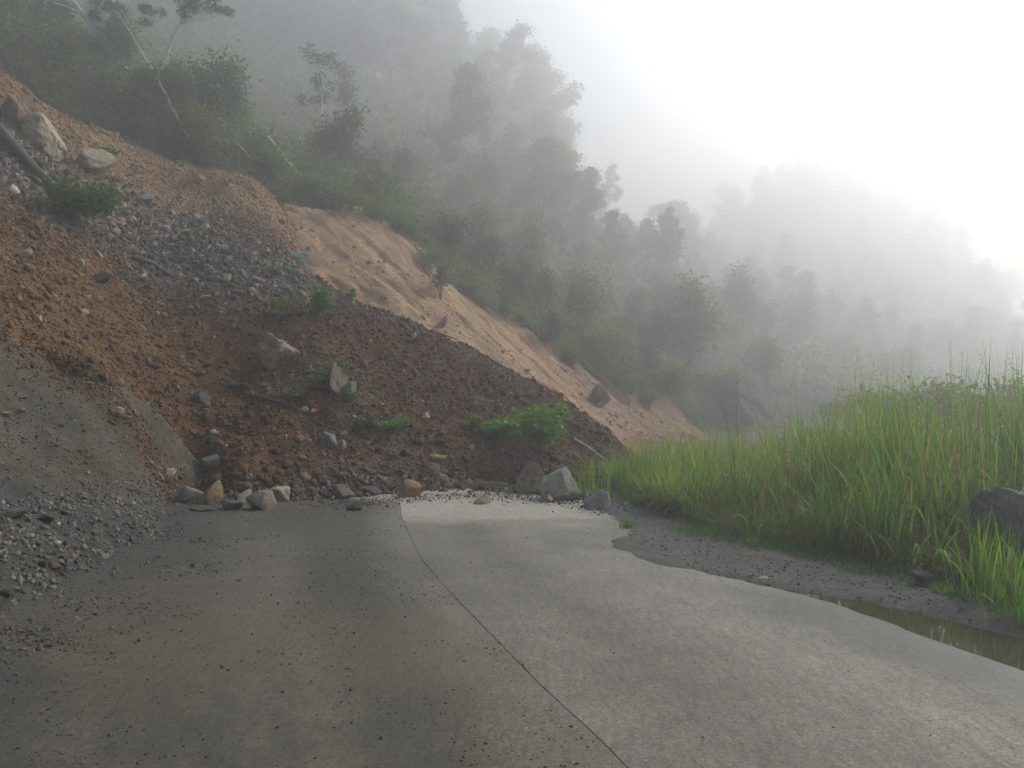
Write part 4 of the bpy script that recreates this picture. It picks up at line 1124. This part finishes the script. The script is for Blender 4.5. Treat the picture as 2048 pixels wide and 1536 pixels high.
# ribbons and cloth
def cloth(name, label, cat, c, w, h, mat, seed, rot=0.0):
    r = np.random.default_rng(seed); k = 8
    u, v = np.meshgrid(np.linspace(-.5, .5, k), np.linspace(-.5, .5, k))
    X = u * w + 0.12 * w * fbm(u, v, 0.4, 2, seed); Z = v * h + 0.15 * h * fbm(u, v, 0.35, 2, seed + 1) + h * 0.4; Y = 0.35 * h * fbm(u, v, 0.3, 2, seed + 2) + v * h * 0.7
    V = np.stack([X.ravel() * math.cos(rot) - Z.ravel() * math.sin(rot), Y.ravel(), X.ravel() * math.sin(rot) + Z.ravel() * math.cos(rot)], 1)
    i = np.arange(k * k).reshape(k, k)
    Fa = np.stack([i[:-1, :-1].ravel(), i[:-1, 1:].ravel(), i[1:, 1:].ravel(), i[1:, :-1].ravel()], 1)
    V2 = np.vstack([V, V + np.array([0, 0.006, 0.004])]); Fb = Fa[:, ::-1] + k * k
    o = obj(name, mesh_np(name, V2, np.vstack([Fa, Fb]), mat, None, True), None, c)
    return tag(o, label, cat)
cloth('ribbon', 'small bright orange scrap tied among the roots', 'ribbon', on(628, 832, .05), 0.1, 0.06, plain_mat('orange_plastic', (0.75, 0.17, 0.05)), 601)
cloth('ribbon', 'pink scrap at the end of the roots', 'ribbon', on(688, 874, .04), 0.11, 0.05, plain_mat('pink_plastic', (0.62, 0.25, 0.2)), 602, 0.4)
cloth('tarpaulin', 'crumpled blue-green tarpaulin at the crest of the scree', 'tarpaulin', on(592, 522, .02), 0.5, 0.26, plain_mat('blue_green_plastic', (0.09, 0.15, 0.15), 0.4), 603, -0.2)

M_BARK_W = bark_mat('white_bark', (0.4, 0.38, 0.33), (0.72, 0.7, 0.62))
# ------------------------------------------------------------------ trees at the upper left
def at(px, d, dz=0.0):
    x = (px - 1024) / F * d
    return np.array([x, d, float(HH(np.array([x]), np.array([d]))[0]) + dz])
def spine_tree(name, label, pts, radii, bark, clumps, nleaf, leaf, colr, seed, cat='tree', group=None, cr=1.0):
    """a tree whose leaning stem runs through the given points; leaf clumps sit at given places"""
    pts = np.array(pts, float); o0 = pts[0].copy(); r = np.random.default_rng(seed)
    e = empty(name, o0)
    t = np.linspace(0, 1, len(pts)); tt = np.linspace(0, 1, 24)
    sp = np.stack([np.interp(tt, t, pts[:, k] - o0[k]) for k in range(3)], 1)
    for _ in range(3): sp[1:-1] = 0.25 * sp[:-2] + 0.5 * sp[1:-1] + 0.25 * sp[2:]
    sp[1:-1] += r.normal(size=(22, 3)) * 0.012
    parts = [tube(sp, np.interp(tt, np.linspace(0, 1, len(radii)), radii), 7)]
    pos = []
    for c, rad in clumps:
        c = np.array(c) - o0
        for q in range(5):
            cen = c + r.normal(size=3) * rad * 0.55
            k = np.argmin(np.linalg.norm(sp - cen, axis=1)); k = max(0, k - 3)
            parts.append(tube([sp[k], (sp[k] + cen) / 2 + r.normal(size=3) * 0.1, cen], [radii[-1] * 0.8, radii[-1] * 0.6, 0.012], 4, False))
            v = r.normal(size=(nleaf // max(1, 5 * len(clumps)), 3)); v /= np.linalg.norm(v, axis=1)[:, None]
            pos.append(cen + v * r.random((len(v), 1)) ** 0.5 * rad * 0.55 * np.array([1, 1, 0.7]))
    V, Fa = join(parts)
    obj('trunk', mesh_np('trunk', V, Fa, bark, None, True), e)
    if pos:
        Vl, Fl, cl = leaves(np.vstack(pos), leaf, r, colr)
        obj('crown', mesh_np('crown', Vl, Fl, M_LEAF, cl), e)
    return tag(e, label, cat, group)
D1 = 30
spine_tree('leaning_tree', 'slender pale tree bending left to right with a flat crown at the top', [P(300, 230, D1), P(300, 205, D1), P(322, 150, D1), P(345, 80, D1), P(372, 15, D1), P(385, -30, D1)],
           [0.075, 0.07, 0.062, 0.055, 0.04, 0.025], M_BARK_W, [(P(370, 0, D1), 0.6), (P(410, 15, D1), 0.55), (P(440, 28, D1), 0.42), (P(290, 20, D1), 0.5), (P(350, -25, D1), 0.8), (P(420, -20, D1), 0.7)], 2200, 0.16, G_MID, 701)
spine_tree('leaning_tree', 'thin bare pole leaning across the pale tree', [P(385, 295, 28.8), P(370, 265, 28.8), P(320, 165, 28.8), P(270, 80, 28.8), P(235, 25, 28.8)], [0.045, 0.042, 0.036, 0.03, 0.018], M_BARK_W, [], 0, 0.1, G_MID, 702)
D2 = 32.5
spine_tree('leaning_tree', 'grey leaning trunk with a high crown behind the crossed poles', [P(290, 200, D2), P(270, 165, D2), P(220, 95, D2), P(150, 10, D2), P(110, -45, D2)], [0.13, 0.12, 0.11, 0.1, 0.07], M_BARK_W,
           [(P(190, 5, D2), 0.7), (P(210, -25, D2), 0.8), (P(120, -30, D2), 0.9), (P(220, 22, D2), 0.5)], 1000, 0.18, G_DARK, 703)
spine_tree('leaning_tree', 'faint thin leaning pole farthest left in the fog', [P(112, 160, 33), P(85, 120, 33), P(40, 60, 33)], [0.05, 0.045, 0.03], M_BARK_P, [], 0, 0.1, G_MID, 704)
spine_tree('dead_pole', 'pale broken pole leaning left on the scarp edge', [P(592, 345, 29.5), P(570, 315, 29.5), P(536, 272, 29.5)], [0.07, 0.06, 0.03], M_BARK_W, [], 0, 0.1, G_MID, 705, 'pole')
spine_tree('dead_pole', 'thin twig propping the pale broken pole', [P(538, 318, 29.6), P(548, 302, 29.6)], [0.025, 0.02], M_BARK_P, [], 0, 0.1, G_MID, 706, 'pole')
spine_tree('slim_tree', 'slim white upright trunk left of a pair in the fog', [P(641, 365, 40), P(642, 300, 40), P(643, 245, 40), P(644, 150, 40)], [0.075, 0.07, 0.06, 0.04], M_BARK_W, [(P(645, 130, 40), 1.1), (P(625, 170, 40), 0.8)], 900, 0.2, G_DARK, 707)
spine_tree('slim_tree', 'slim faint upright trunk right of a pair in the fog', [P(671, 365, 46), P(673, 300, 46), P(673, 255, 46), P(675, 160, 46)], [0.075, 0.07, 0.06, 0.04], M_BARK_W, [(P(680, 150, 46), 1.3), (P(700, 190, 46), 0.9)], 900, 0.2, G_DARK, 708)
spine_tree('dead_tree', 'thin dead forked tree on the slope right of the scarp', [P(868, 520, 33), P(867, 480, 33), P(870, 445, 33), P(874, 430, 33)], [0.04, 0.035, 0.03, 0.015], M_BARK_P, [], 0, 0.1, G_MID, 709)
spine_tree('dead_tree', 'thin dead leaning stem right of the forked one', [P(888, 510, 34), P(897, 470, 34), P(903, 450, 34)], [0.03, 0.026, 0.015], M_BARK_P, [], 0, 0.1, G_MID, 710)
spine_tree('dead_pole', 'short thin bare stem left of the pale broken pole', [P(506, 345, 30), P(503, 300, 30), P(500, 258, 30)], [0.035, 0.03, 0.02], M_BARK_W, [], 0, 0.1, G_MID, 721, 'pole')
spine_tree('dead_pole', 'thin slanting bare stem near the foot of the crossing pole', [P(500, 318, 29), P(488, 300, 29), P(470, 282, 29)], [0.03, 0.028, 0.02], M_BARK_W, [], 0, 0.1, G_MID, 722, 'pole')
spine_tree('dead_branch', 'orange-tipped broken branch hanging over the scarp edge', [P(780, 420, 28.8), P(800, 450, 28.6), P(832, 482, 28.4)], [0.05, 0.04, 0.025], M_ROOT, [], 0, 0.1, G_MID, 711, 'branch')
spine_tree('dead_branch', 'pale arched dead branch above the scarp', [P(985, 600, 31), P(975, 575, 31), P(955, 560, 31), P(945, 570, 31)], [0.04, 0.035, 0.028, 0.015], M_BARK_P, [], 0, 0.1, G_MID, 712, 'branch')
spine_tree('dead_branch', 'pale crooked dead stem by the lower scarp edge', [P(1078, 690, 31), P(1066, 652, 31), P(1090, 625, 31), P(1103, 608, 31)], [0.045, 0.035, 0.03, 0.015], M_BARK_P, [], 0, 0.1, G_MID, 713, 'branch')
spine_tree('dead_branch', 'pale drooping dead branch farthest right of the scarp edge', [P(1138, 690, 33), P(1133, 650, 33), P(1136, 632, 33), P(1152, 630, 33)], [0.045, 0.035, 0.03, 0.015], M_BARK_P, [], 0, 0.1, G_MID, 714, 'branch')
spine_tree('dead_branch', 'pale twisted stem hanging in the shrubs', [P(1085, 545, 36), P(1092, 570, 36), P(1100, 590, 36), P(1088, 615, 36)], [0.035, 0.03, 0.03, 0.02], M_BARK_P, [], 0, 0.1, G_MID, 715, 'branch')
spine_tree('dead_tree', 'lone pale stake-like stem on the foggy right slope', [P(1908, 775, 55), P(1905, 740, 55), P(1900, 680, 55)], [0.07, 0.06, 0.045], M_BARK_P, [], 0, 0.1, G_MID, 716)

# ------------------------------------------------------------------ forest
TT = [tree_mesh(801, 13, 3.6, 0.34, 56, 8000, 0.40, G_MID, 0.22, clump_r=0.95),
      tree_mesh(802, 15, 3.2, 0.28, 58, 8000, 0.40, G_DARK, 0.24, clump_r=0.95, shape='cone'),
      tree_mesh(803, 11, 3.4, 0.22, 50, 7500, 0.38, G_MID, 0.2, clump_r=0.95),
      tree_mesh(804, 14, 2.8, 0.36, 44, 6500, 0.40, G_DARK, 0.2, lean=(0.06, 0), clump_r=0.85),
      tree_mesh(805, 9, 3.0, 0.16, 48, 7000, 0.34, G_LIGHT, 0.16, clump_r=0.85),
      tree_mesh(806, 8, 2.8, 0.08, 50, 7000, 0.32, G_MID, 0.15, clump_r=0.8)]
KIND = ['round-crowned mid green tree', 'dark cone-shaped tree', 'broad bushy tree', 'dark slim high-crowned tree', 'light green bushy tree', 'low full-skirted tree']
def forest(lst, seed, label, group, name='forest_tree'):
    r = np.random.default_rng(seed); d0 = np.median([q[1] for q in lst])
    where = label
    for px, d, k, s in lst:
        s = s * FAR(d) / d * 1.05; d = FAR(d)
        if float(at(px, d)[2]) + 15 * s > 90: continue
        label = KIND[k] + (', nearer, ' if d < d0 else ', farther, ') + where
        add_tree(name, label, TT[k], at(px, d, -0.2), r.uniform(0, 6.28), s * r.uniform(0.93, 1.07), group)
# the landmark trees first
add_tree('big_tree', 'tall tree with drooping crown standing out against the white sky', tree_mesh(830, 14.5, 4.6, 0.3, 70, 10000, 0.4, G_MID, 0.26, clump_r=1.15), at(1085, FAR(76), -0.4), 0.6, 1.32)
add_tree('big_tree', 'rounded tree crown on the skyline left of the tall drooping tree', TT[2], at(960, FAR(84), -0.4), 2.0, 1.5)
add_tree('flat_tree', 'small flat-topped tree on the ridge dip between two hills', tree_mesh(820, 6.5, 3.0, 0.72, 16, 2600, 0.36, G_DARK, 0.14, clump_r=0.8, shape='flat'), at(1325, FAR(88), -0.3), 0.4, 1.4)
add_tree('thin_tree', 'narrow dark tree poking up on the slope above the shrubs', tree_mesh(821, 6.5, 0.9, 0.45, 12, 1600, 0.3, G_DARK, 0.1, clump_r=0.6), at(1335, FAR(58), -0.3), 0.4, 1.15)
rr = np.random.default_rng(90)
lst = []
for px in range(-60, 1000, 62):
    for d in (74, 80, 87, 94):
        if d < 84 and px < 420: continue
        lst.append((px + rr.uniform(-40, 40), d + rr.uniform(-3, 3), int(rr.integers(0, 4)), rr.uniform(0.75, 1.1)))
forest(lst, 1, 'on the dark left slope in fog', 'forest trees on the left slope')
lst = []
for px in range(930, 1330, 48):
    for d in (58, 70, 84):
        lst.append((px + rr.uniform(-25, 25), d + rr.uniform(-5, 5), int(rr.integers(2, 6)), rr.uniform(0.5, 0.8) * (0.62 if px > 1140 else 1)))
forest(lst, 2, 'on the foggy spur right of the slide', 'trees on the middle spur')
lst = []
for px in range(1400, 2110, 44):
    for d in (74, 86, 97, 107, 115, 122, 128):
        lst.append((px + rr.uniform(-22, 22), d + rr.uniform(-4, 4), int(rr.choice([2, 4, 5, 5])), rr.uniform(0.42, 0.68)))
for px in range(1440, 1960, 20):
    lst.append((px + rr.uniform(-8, 8), 125 + rr.uniform(-3, 4), int(rr.choice([2, 4, 5])), rr.uniform(0.4, 0.6)))
forest(lst, 3, 'on the bright foggy hill at right', 'trees on the right hill')

# ---- shrubs and saplings: one mesh each
def shrub_one(seed, h, w, nleaf, leaf, colr, stems=6):
    Vt, Ft, Vl, Fl, cl = shrub_mesh(seed, h, w, nleaf, leaf, colr, stems)
    V = np.vstack([Vt, Vl]); Fa = np.vstack([Ft, Fl + len(Vt)])
    c = np.vstack([np.tile(np.array((0.1, 0.09, 0.07)), (len(Vt), 1)), cl])
    return mesh_np('shrub', V, Fa, [M_BARK_G, M_LEAF], c, False, None, np.concatenate([np.zeros(len(Ft)), np.ones(len(Fl))]))
SH = [shrub_one(851, 2.4, 2.2, 1500, 0.22, G_MID, 9), shrub_one(852, 3.2, 2.0, 1700, 0.22, G_DARK, 9), shrub_one(853, 1.8, 2.4, 1300, 0.19, G_LIGHT, 10),
      shrub_one(854, 3.0, 1.6, 1200, 0.2, G_YEL, 7), shrub_one(855, 2.2, 2.8, 1700, 0.22, G_MID, 11), shrub_one(856, 4.2, 2.4, 2200, 0.25, G_MID, 10)]
SKIND = ['mid green rounded shrub', 'dark upright shrub', 'low light green shrub', 'yellow-green upright shrub', 'wide mid green shrub', 'tall leafy sapling']
def shrubs(lst, seed, label, group):
    r = np.random.default_rng(seed); where = label; d0 = np.median([q[1] for q in lst])
    for px, d, k, s in lst:
        label = SKIND[k] + (', nearer, ' if d < d0 else ', farther, ') + where
        s = s * FAR(d) / d; d = FAR(d)
        o = obj('shrub', SH[k], None, at(px, d, -0.15)); o.rotation_euler = (0, 0, r.uniform(0, 6.28)); s *= r.uniform(0.85, 1.15); o.scale = (s, s, s * r.uniform(0.85, 1.2))
        tag(o, label, 'shrub', group)
# along the top edge of the scarp: tell-apart ones first
for k, (px, d, m_, s, lab) in enumerate((
        (400, 27.5, 3, 0.8, 'yellow-green shrub at the foot of the leaning trees'), (430, 29, 5, 0.85, 'tall leafy sapling right of the crossed poles'),
        (300, 29, 0, 0.9, 'leafy shrub under the crossing of the poles'), (140, 28.5, 3, 0.7, 'tall dull green sapling left of the crossed poles'),
        (620, 28.2, 2, 0.55, 'low yellowish shrub below the pale broken pole'), (540, 28, 0, 0.5, 'low shrub on the scarp edge left of the pale broken pole'),
        (735, 28.8, 3, 0.55, 'small upright yellow-green shrub on the scarp edge'), (675, 28.6, 2, 0.4, 'small shrub on the scarp edge beside the orange face'),
        (845, 29.6, 0, 0.45, 'small leafy shrub at the end of the broken branch'),
        (1380, 42.5, 5, 1.25, 'bright green tree-like shrub above the dark hollow'), (1250, 38, 3, 0.85, 'yellow-green shrub at the lower end of the scarp edge'),
        (1460, 44, 2, 0.9, 'pale shrub drooping over the lip of the dark hollow'))):
    o = obj('shrub', SH[m_], None, at(px, d, -0.1)); o.scale = (s,) * 3; o.rotation_euler = (0, 0, k * 1.3); tag(o, lab, 'shrub')
for k in range(34):
    x = float(np.interp(k / 33.0, [0, 1], [-15, 6.0]) + rr.uniform(-0.3, 0.3)); y = float(edge_y(x)) - rr.uniform(0.1, 1.3); s = rr.uniform(0.2, 0.45)
    m_ = int(rr.integers(0, 5)); o = obj('shrub', SH[m_], None, (x, y, float(HH(np.array([x]), np.array([y]))[0]) - 0.1)); o.scale = (s, s, s * rr.uniform(0.7, 1.2)); o.rotation_euler = (rr.uniform(-0.1, 0.45), rr.uniform(-0.1, 0.4), k)
    tag(o, SKIND[m_] + ', small, hanging over the very lip of the scarp', 'shrub', 'small shrubs on the lip of the scarp')
lst = [(px + rr.uniform(-25, 25), d + rr.uniform(-1.5, 1.5), int(rr.integers(0, 6)), rr.uniform(0.35, 0.7)) for px in range(0, 620, 62) for d in (31, 36)]
shrubs(lst, 4, 'behind the leaning trees', 'shrubs behind the leaning trees')
lst = [(px + rr.uniform(-25, 25), d + rr.uniform(-1.5, 1.5), int(rr.integers(0, 6)), rr.uniform(0.55, 0.95)) for px in range(640, 1010, 50) for d in (33, 37, 42, 48)]
shrubs(lst, 5, 'behind the orange scarp', 'shrubs behind the scarp')
lst = [(px + rr.uniform(-20, 20), d + rr.uniform(-2, 2), int(rr.integers(0, 6)), rr.uniform(0.42, 0.8)) for px in range(960, 1340, 42) for d in (33.5, 37, 41, 46, 52, 58)]
shrubs(lst, 6, 'on the slope right of the scarp', 'shrubs right of the scarp')
lst = [(px + rr.uniform(-25, 25), d + rr.uniform(-3, 3), int(rr.integers(0, 6)), rr.uniform(0.7, 1.2) * (0.75 if px > 1600 else 1)) for px in range(1360, 2110, 48) for d in (49, 55, 61, 68, 77, 86) if d > 55 or px < 1560]
shrubs(lst, 7, 'on the foggy slope above the tall grass', 'shrubs above the tall grass')

for px, d, m_, s, lab in ((1700, 27, 2, 0.8, 'hazy bush behind the left part of the tall reeds'), (1800, 21, 2, 1.0, 'hazy low bush behind the highest reeds'), (1905, 19, 4, 0.85, 'pale green bush behind the reeds under the lone stem'), (2010, 18, 2, 1.0, 'pale bush behind the reeds at the right edge'), (2075, 21, 0, 1.0, 'hazy bush farthest right behind the reeds')):
    x = (px - 1024) / F * d; o = obj('bush', SH[m_], None, (x, d, 0.0)); o.scale = (s,) * 3; o.rotation_euler = (0, 0, px); tag(o, lab, 'bush')
# ---- undergrowth that reads as one mass
n = 75000
yy = 23.5 + 115 * rng.random(n) ** 1.5; xx = rng.uniform(-0.72, 0.72, n) * yy
zz = HH(xx, yy)
nz = fbm(xx, yy, 1.2, 2, 141)
k = (nz > -0.25) & (yy > edge_y(xx) + 0.5) & ~((xx > 7) & (xx < 24) & (yy < 47))
xx, yy, zz = xx[k], yy[k], zz[k]
pos = np.stack([xx, yy, zz + 0.1 + 0.9 * rng.random(len(xx)) ** 2 * (1 + 0.02 * yy)], 1)
Vl, Fl, cl = leaves(pos, 0.30, np.random.default_rng(33), G_MID)
sz = np.repeat(np.clip(yy / 38, 0.8, 3.0), 4)[:, None]; cen = np.repeat(pos, 4, axis=0)
o = obj('undergrowth', mesh_np('undergrowth', cen + (Vl - cen) * sz, Fl, M_LEAF, cl)); tag(o, 'low leafy undergrowth covering the forest slope', 'undergrowth', kind='stuff')

n = 42000
xx = rng.uniform(-20, 12, n); yy = edge_y(xx) - 0.7 + 9 * rng.random(n) ** 1.5
zz = HH(xx, yy); nz = fbm(xx, yy, 1.0, 3, 143)
k = nz > -0.3 + 0.45 * (yy < edge_y(xx) + 0.3); xx, yy, zz, nz = xx[k], yy[k], zz[k], nz[k]
pos = np.stack([xx, yy, zz + (0.15 + 1.2 * np.clip(nz + 0.35, 0, 1)) * rng.random(len(xx)) ** 1.3], 1)
Vl, Fl, cl = leaves(pos, 0.17, np.random.default_rng(34), G_MID)
cl = cl * np.repeat(1 + 0.6 * fbm(xx, yy, 2.0, 2, 144), 4)[:, None]
o = obj('edge_undergrowth', mesh_np('edge_undergrowth', Vl, Fl, M_LEAF, cl)); tag(o, 'leafy weeds along the top edge of the scarp', 'undergrowth', kind='stuff')

# ------------------------------------------------------------------ tall grass at the right
def blades(xy, z, length, width, lean, colr, r, K=6):
    n = len(xy)
    az = r.uniform(0, 6.283, n); t = np.linspace(0, 1, K)
    a0 = lean * r.uniform(0.1, 0.5, n); a1 = lean * r.uniform(0.4, 2.4, n) ** 1.3
    pos = np.zeros((n, K, 3)); pos[:, 0, :2] = xy; pos[:, 0, 2] = z
    for k in range(1, K):
        a = a0 + a1 * t[k] ** 1.6; st_ = length / (K - 1)
        pos[:, k, 0] = pos[:, k - 1, 0] + np.cos(az) * np.sin(a) * st_
        pos[:, k, 1] = pos[:, k - 1, 1] + np.sin(az) * np.sin(a) * st_
        pos[:, k, 2] = pos[:, k - 1, 2] + np.cos(a) * st_
    f = az + r.uniform(0.6, 2.5, n)
    wv = np.stack([np.cos(f), np.sin(f), 0 * f], 1)[:, None] * (width[:, None, None] * 0.5) * np.maximum(0.06, (1 - t ** 2.2) * (0.65 + 0.35 * np.sin(t * 3.1)))[None, :, None]
    V = np.stack([pos - wv, pos + wv], 2).reshape(-1, 3)
    base = (np.arange(n) * K * 2)[:, None] + (np.arange(K - 1) * 2)[None]
    Fa = np.stack([base, base + 1, base + 3, base + 2], 2).reshape(-1, 4)
    c = np.repeat(colr, K * 2, axis=0)
    return V, Fa, c
def blade_cols(n, r, dead=0.15):
    g = np.array((0.105, 0.195, 0.034))[None] * r.uniform(0.6, 1.5, (n, 1))
    u = r.random((n, 1)); g = np.where(u < 0.22, g * np.array([1.7, 1.3, 0.9]), g)
    d = r.random((n, 1)) < dead
    return np.where(d, np.array((0.21, 0.155, 0.075))[None] * r.uniform(0.5, 1.4, (n, 1)), g)
r = np.random.default_rng(44)
n = 42000
yy = 4.6 + 13 * r.random(n) ** 1.0; off = 0.28 + 6.0 * r.random(n) ** 1.6
xx = grass_x(yy) + off
cl = fbm(xx, yy, 0.9, 3, 151)
k = (r.random(n) < np.clip(0.40 + 1.5 * cl, 0.03, 1)) & (xx < 0.75 * yy + 1.2)
# a bare shaded hollow around the dark boulder
k &= ~((np.hypot((xx - 4.75) / 0.75, (yy - 6.6) / 0.75) < 1) & (r.random(n) < 0.85))
xx, yy, off, cl = xx[k], yy[k], off[k], cl[k]; n = len(xx)
ang = xx / yy
tall = (0.85 - 0.028 * np.clip(yy - 9, 0, 9)) + (0.08 + 0.03 * np.clip(yy - 9, 0, 6)) * sstep(0.37, 0.47, ang) + 0.2 * cl * (1 - 0.06 * np.clip(yy - 9, 0, 9))
tall = tall * (1 + 0.38 * fbm(xx, yy, 0.8, 2, 153) + 0.15 * fbm(xx, yy, 0.3, 2, 154))
L = tall * (0.5 + 0.5 * sstep(0, 1.2, off)) * r.uniform(0.3, 1.25, n) * (1 + 0.5 * (r.random(n) < 0.05))
V, Fa, c = blades(np.stack([xx, yy], 1), HS(xx, yy) - 0.02, L, 0.010 + 0.024 * r.random(n) ** 1.4, r.uniform(0.15, 1.7, n) ** 1.2, blade_cols(n, r, 0.27) * (1 + 0.5 * cl)[:, None], r)
o = obj('tall_grass', mesh_np('tall_grass', V, Fa, M_GRASS, c)); tag(o, 'dense bank of tall green grass right of the road', 'grass', kind='stuff')
# brown thatch low in the grass
n = 14000
yy = 4.6 + 9 * r.random(n); off = 0.12 + 1.6 * r.random(n); xx = grass_x(yy) + off
k = xx < 0.75 * yy + 1; xx, yy = xx[k], yy[k]; n = len(xx)
V, Fa, c = blades(np.stack([xx, yy], 1), HS(xx, yy) - 0.02, r.uniform(0.12, 0.5, n), r.uniform(0.004, 0.009, n), r.uniform(0.6, 1.6, n), blade_cols(n, r, 0.75) * 0.8, r, 4)
o = obj('dry_grass', mesh_np('dry_grass', V, Fa, M_GRASS, c)); tag(o, 'brown dry grass low at the front of the bank', 'dry grass', kind='stuff')
# dry stalks with seed heads standing above the blades
n = 420
yy = 6 + 10 * r.random(n); xx = grass_x(yy) + 0.5 + 3.5 * r.random(n); k = xx < 0.72 * yy + 0.5; xx, yy = xx[k], yy[k]; n = len(xx)
L = (0.75 + 0.5 * sstep(0.37, 0.47, xx / yy)) * r.uniform(0.8, 1.25, n) * (1 - 0.03 * np.clip(yy - 9, 0, 9))
sc_ = np.array((0.33, 0.25, 0.13))[None] * r.uniform(0.6, 1.3, (n, 1))
V, Fa, c = blades(np.stack([xx, yy], 1), HS(xx, yy), L, r.uniform(0.005, 0.008, n), r.uniform(0.05, 0.3, n), sc_, r, 6)
tips = V.reshape(n, 6, 2, 3)[:, -1].mean(1); tp = np.repeat(tips, 14, axis=0) + r.normal(size=(n * 14, 3)) * np.array([0.012, 0.012, 0.06])
Vl, Fl, cl2 = leaves(tp, 0.03, r, (0.33, 0.25, 0.14), asp=0.3)
o = obj('seed_stalks', mesh_np('seed_stalks', np.vstack([V, Vl]), np.vstack([Fa, Fl + len(V)]), M_GRASS, np.vstack([c, cl2]))); tag(o, 'dry straw-coloured stalks with seed heads in the tall grass', 'grass stalks', kind='stuff')
# short green fringe creeping onto the shoulder
n = 9000
yy = 4.6 + 8 * r.random(n); off = -0.42 + 0.62 * r.random(n) ** 0.7; xx = grass_x(yy) + off
k = fbm(xx, yy, 0.5, 3, 161) + 0.8 * off > -0.02; xx, yy = xx[k], yy[k]; n = len(xx)
cc = np.array((0.06, 0.13, 0.025))[None] * r.uniform(0.6, 1.5, (n, 1))
V, Fa, c = blades(np.stack([xx, yy], 1), HS(xx, yy) - 0.01, r.uniform(0.03, 0.13, n), r.uniform(0.005, 0.011, n), r.uniform(0.5, 1.5, n), cc, r, 4)
o = obj('grass_fringe', mesh_np('grass_fringe', V, Fa, M_GRASS, c)); tag(o, 'short green grass fringe creeping over the shoulder', 'grass', kind='stuff')
# clumps one can tell apart
def clump(name, label, loc, n, h, spread, seed, lean=0.5, width=(0.009, 0.017), dead=0.05, group=None):
    r = np.random.default_rng(seed)
    xy = r.normal(size=(n, 2)) * spread
    V, Fa, c = blades(xy, np.zeros(n), h * r.uniform(0.5, 1.1, n), r.uniform(*width, n), r.uniform(0.1, 1, n) * lean, blade_cols(n, r, dead) * 1.1, r, 7)
    o = obj(name, mesh_np(name, V, Fa, M_GRASS, c), None, loc)
    return tag(o, label, 'grass clump', group)
def gl(px, d):
    x = (px - 1024) / F * d; return (x, d, float(HS(np.array([x]), np.array([d]))[0]) - 0.02)
clump('grass_clump', 'bright arching grass clump at the right edge in front of the dark boulder', gl(1985, 5.9), 110, 0.75, 0.13, 1001, 0.7)
clump('grass_clump', 'small grass clump at the right edge nearest the puddle', gl(2040, 5.35), 60, 0.4, 0.09, 1002, 0.8)
clump('grass_clump', 'tall reed clump with highest tips left of the right edge', gl(1785, 9.2), 130, 1.75, 0.2, 1003, 0.3, (0.012, 0.022))
clump('grass_clump', 'tall reed clump rising at the far right edge', gl(2030, 8.6), 120, 1.7, 0.16, 1004, 0.3, (0.012, 0.022))
clump('grass_clump', 'arching reed clump between the two tallest clumps', gl(1915, 9.4), 110, 1.65, 0.2, 1005, 0.55, (0.012, 0.02))
clump('grass_clump', 'reed clump left of the tallest one with slanting blades', gl(1690, 9.8), 110, 1.4, 0.2, 1006, 0.45, (0.012, 0.02))
clump('grass_clump', 'long single-bladed tuft leaning left over the far embankment', gl(1610, 10.5), 40, 1.35, 0.1, 1007, 0.6, (0.014, 0.024))
clump('grass_clump', 'yellow-green clump at the left end of the grass bank', gl(1255, 13.2), 90, 0.8, 0.18, 1008, 0.4)
clump('grass_clump', 'bright yellow-green clump above the middle of the bank', gl(1420, 12.0), 100, 0.85, 0.18, 1009, 0.4)
clump('grass_clump', 'thin grass clump beside the speckled grey boulder', gl(1185, 12.2), 70, 0.85, 0.15, 1010, 0.4)
clump('grass_clump', 'light green grass clump in the middle front of the bank', gl(1760, 7.6), 80, 0.95, 0.12, 1011, 0.5)
for q, (px, py, lab) in enumerate(((1425, 1068, 'small green tuft farthest left on the shoulder'), (1500, 1085, 'small green tuft second on the shoulder'), (1578, 1102, 'small green tuft third on the shoulder'),
                        (1890, 1185, 'yellow-green weed beside the dark stone'), (1255, 1050, 'low green patch near the layered rock'))):
    g = GP(px, py, 0.03); clump('grass_tuft', lab, (g[0], g[1], 0.0), 90, 0.14, 0.05, 1020 + q, 1.2, (0.006, 0.012))

# ------------------------------------------------------------------ haze
bpy.context.view_layer.update()
_bb = np.array([(o.matrix_world @ Vector(c))[:] for o in sc.objects if o.type == 'MESH' for c in o.bound_box])
hx0, hx1, hy0, hy1 = _bb[:, 0].min() - 4, _bb[:, 0].max() + 4, _bb[:, 1].min() - 4, _bb[:, 1].max() + 4
hz0, hz1 = _bb[:, 2].min() - 1.0, _bb[:, 2].max() + 2.0
hv = np.array([(hx0, hy0, hz0), (hx1, hy0, hz0), (hx1, hy1, hz0), (hx0, hy1, hz0), (hx0, hy0, hz1), (hx1, hy0, hz1), (hx1, hy1, hz1), (hx0, hy1, hz1)], float)
hf = np.array([[3, 2, 1, 0], [4, 5, 6, 7], [0, 1, 5, 4], [1, 2, 6, 5], [2, 3, 7, 6], [3, 0, 4, 7]])
m = bpy.data.materials.new('haze'); m.use_nodes = True
nt = m.node_tree; nt.nodes.clear()
out = nt.nodes.new('ShaderNodeOutputMaterial'); pvn = nt.nodes.new('ShaderNodeVolumePrincipled')
pvn.inputs['Color'].default_value = (0.95, 0.98, 1.0, 1)
pvn.inputs['Density'].default_value = HAZE_DENSITY
pvn.inputs['Anisotropy'].default_value = HAZE_G
nt.links.new(pvn.outputs['Volume'], out.inputs['Volume'])
hz = obj('haze', mesh_np('haze', hv, hf, m))
tag(hz, 'pale morning fog over the whole valley', 'fog', kind='stuff')
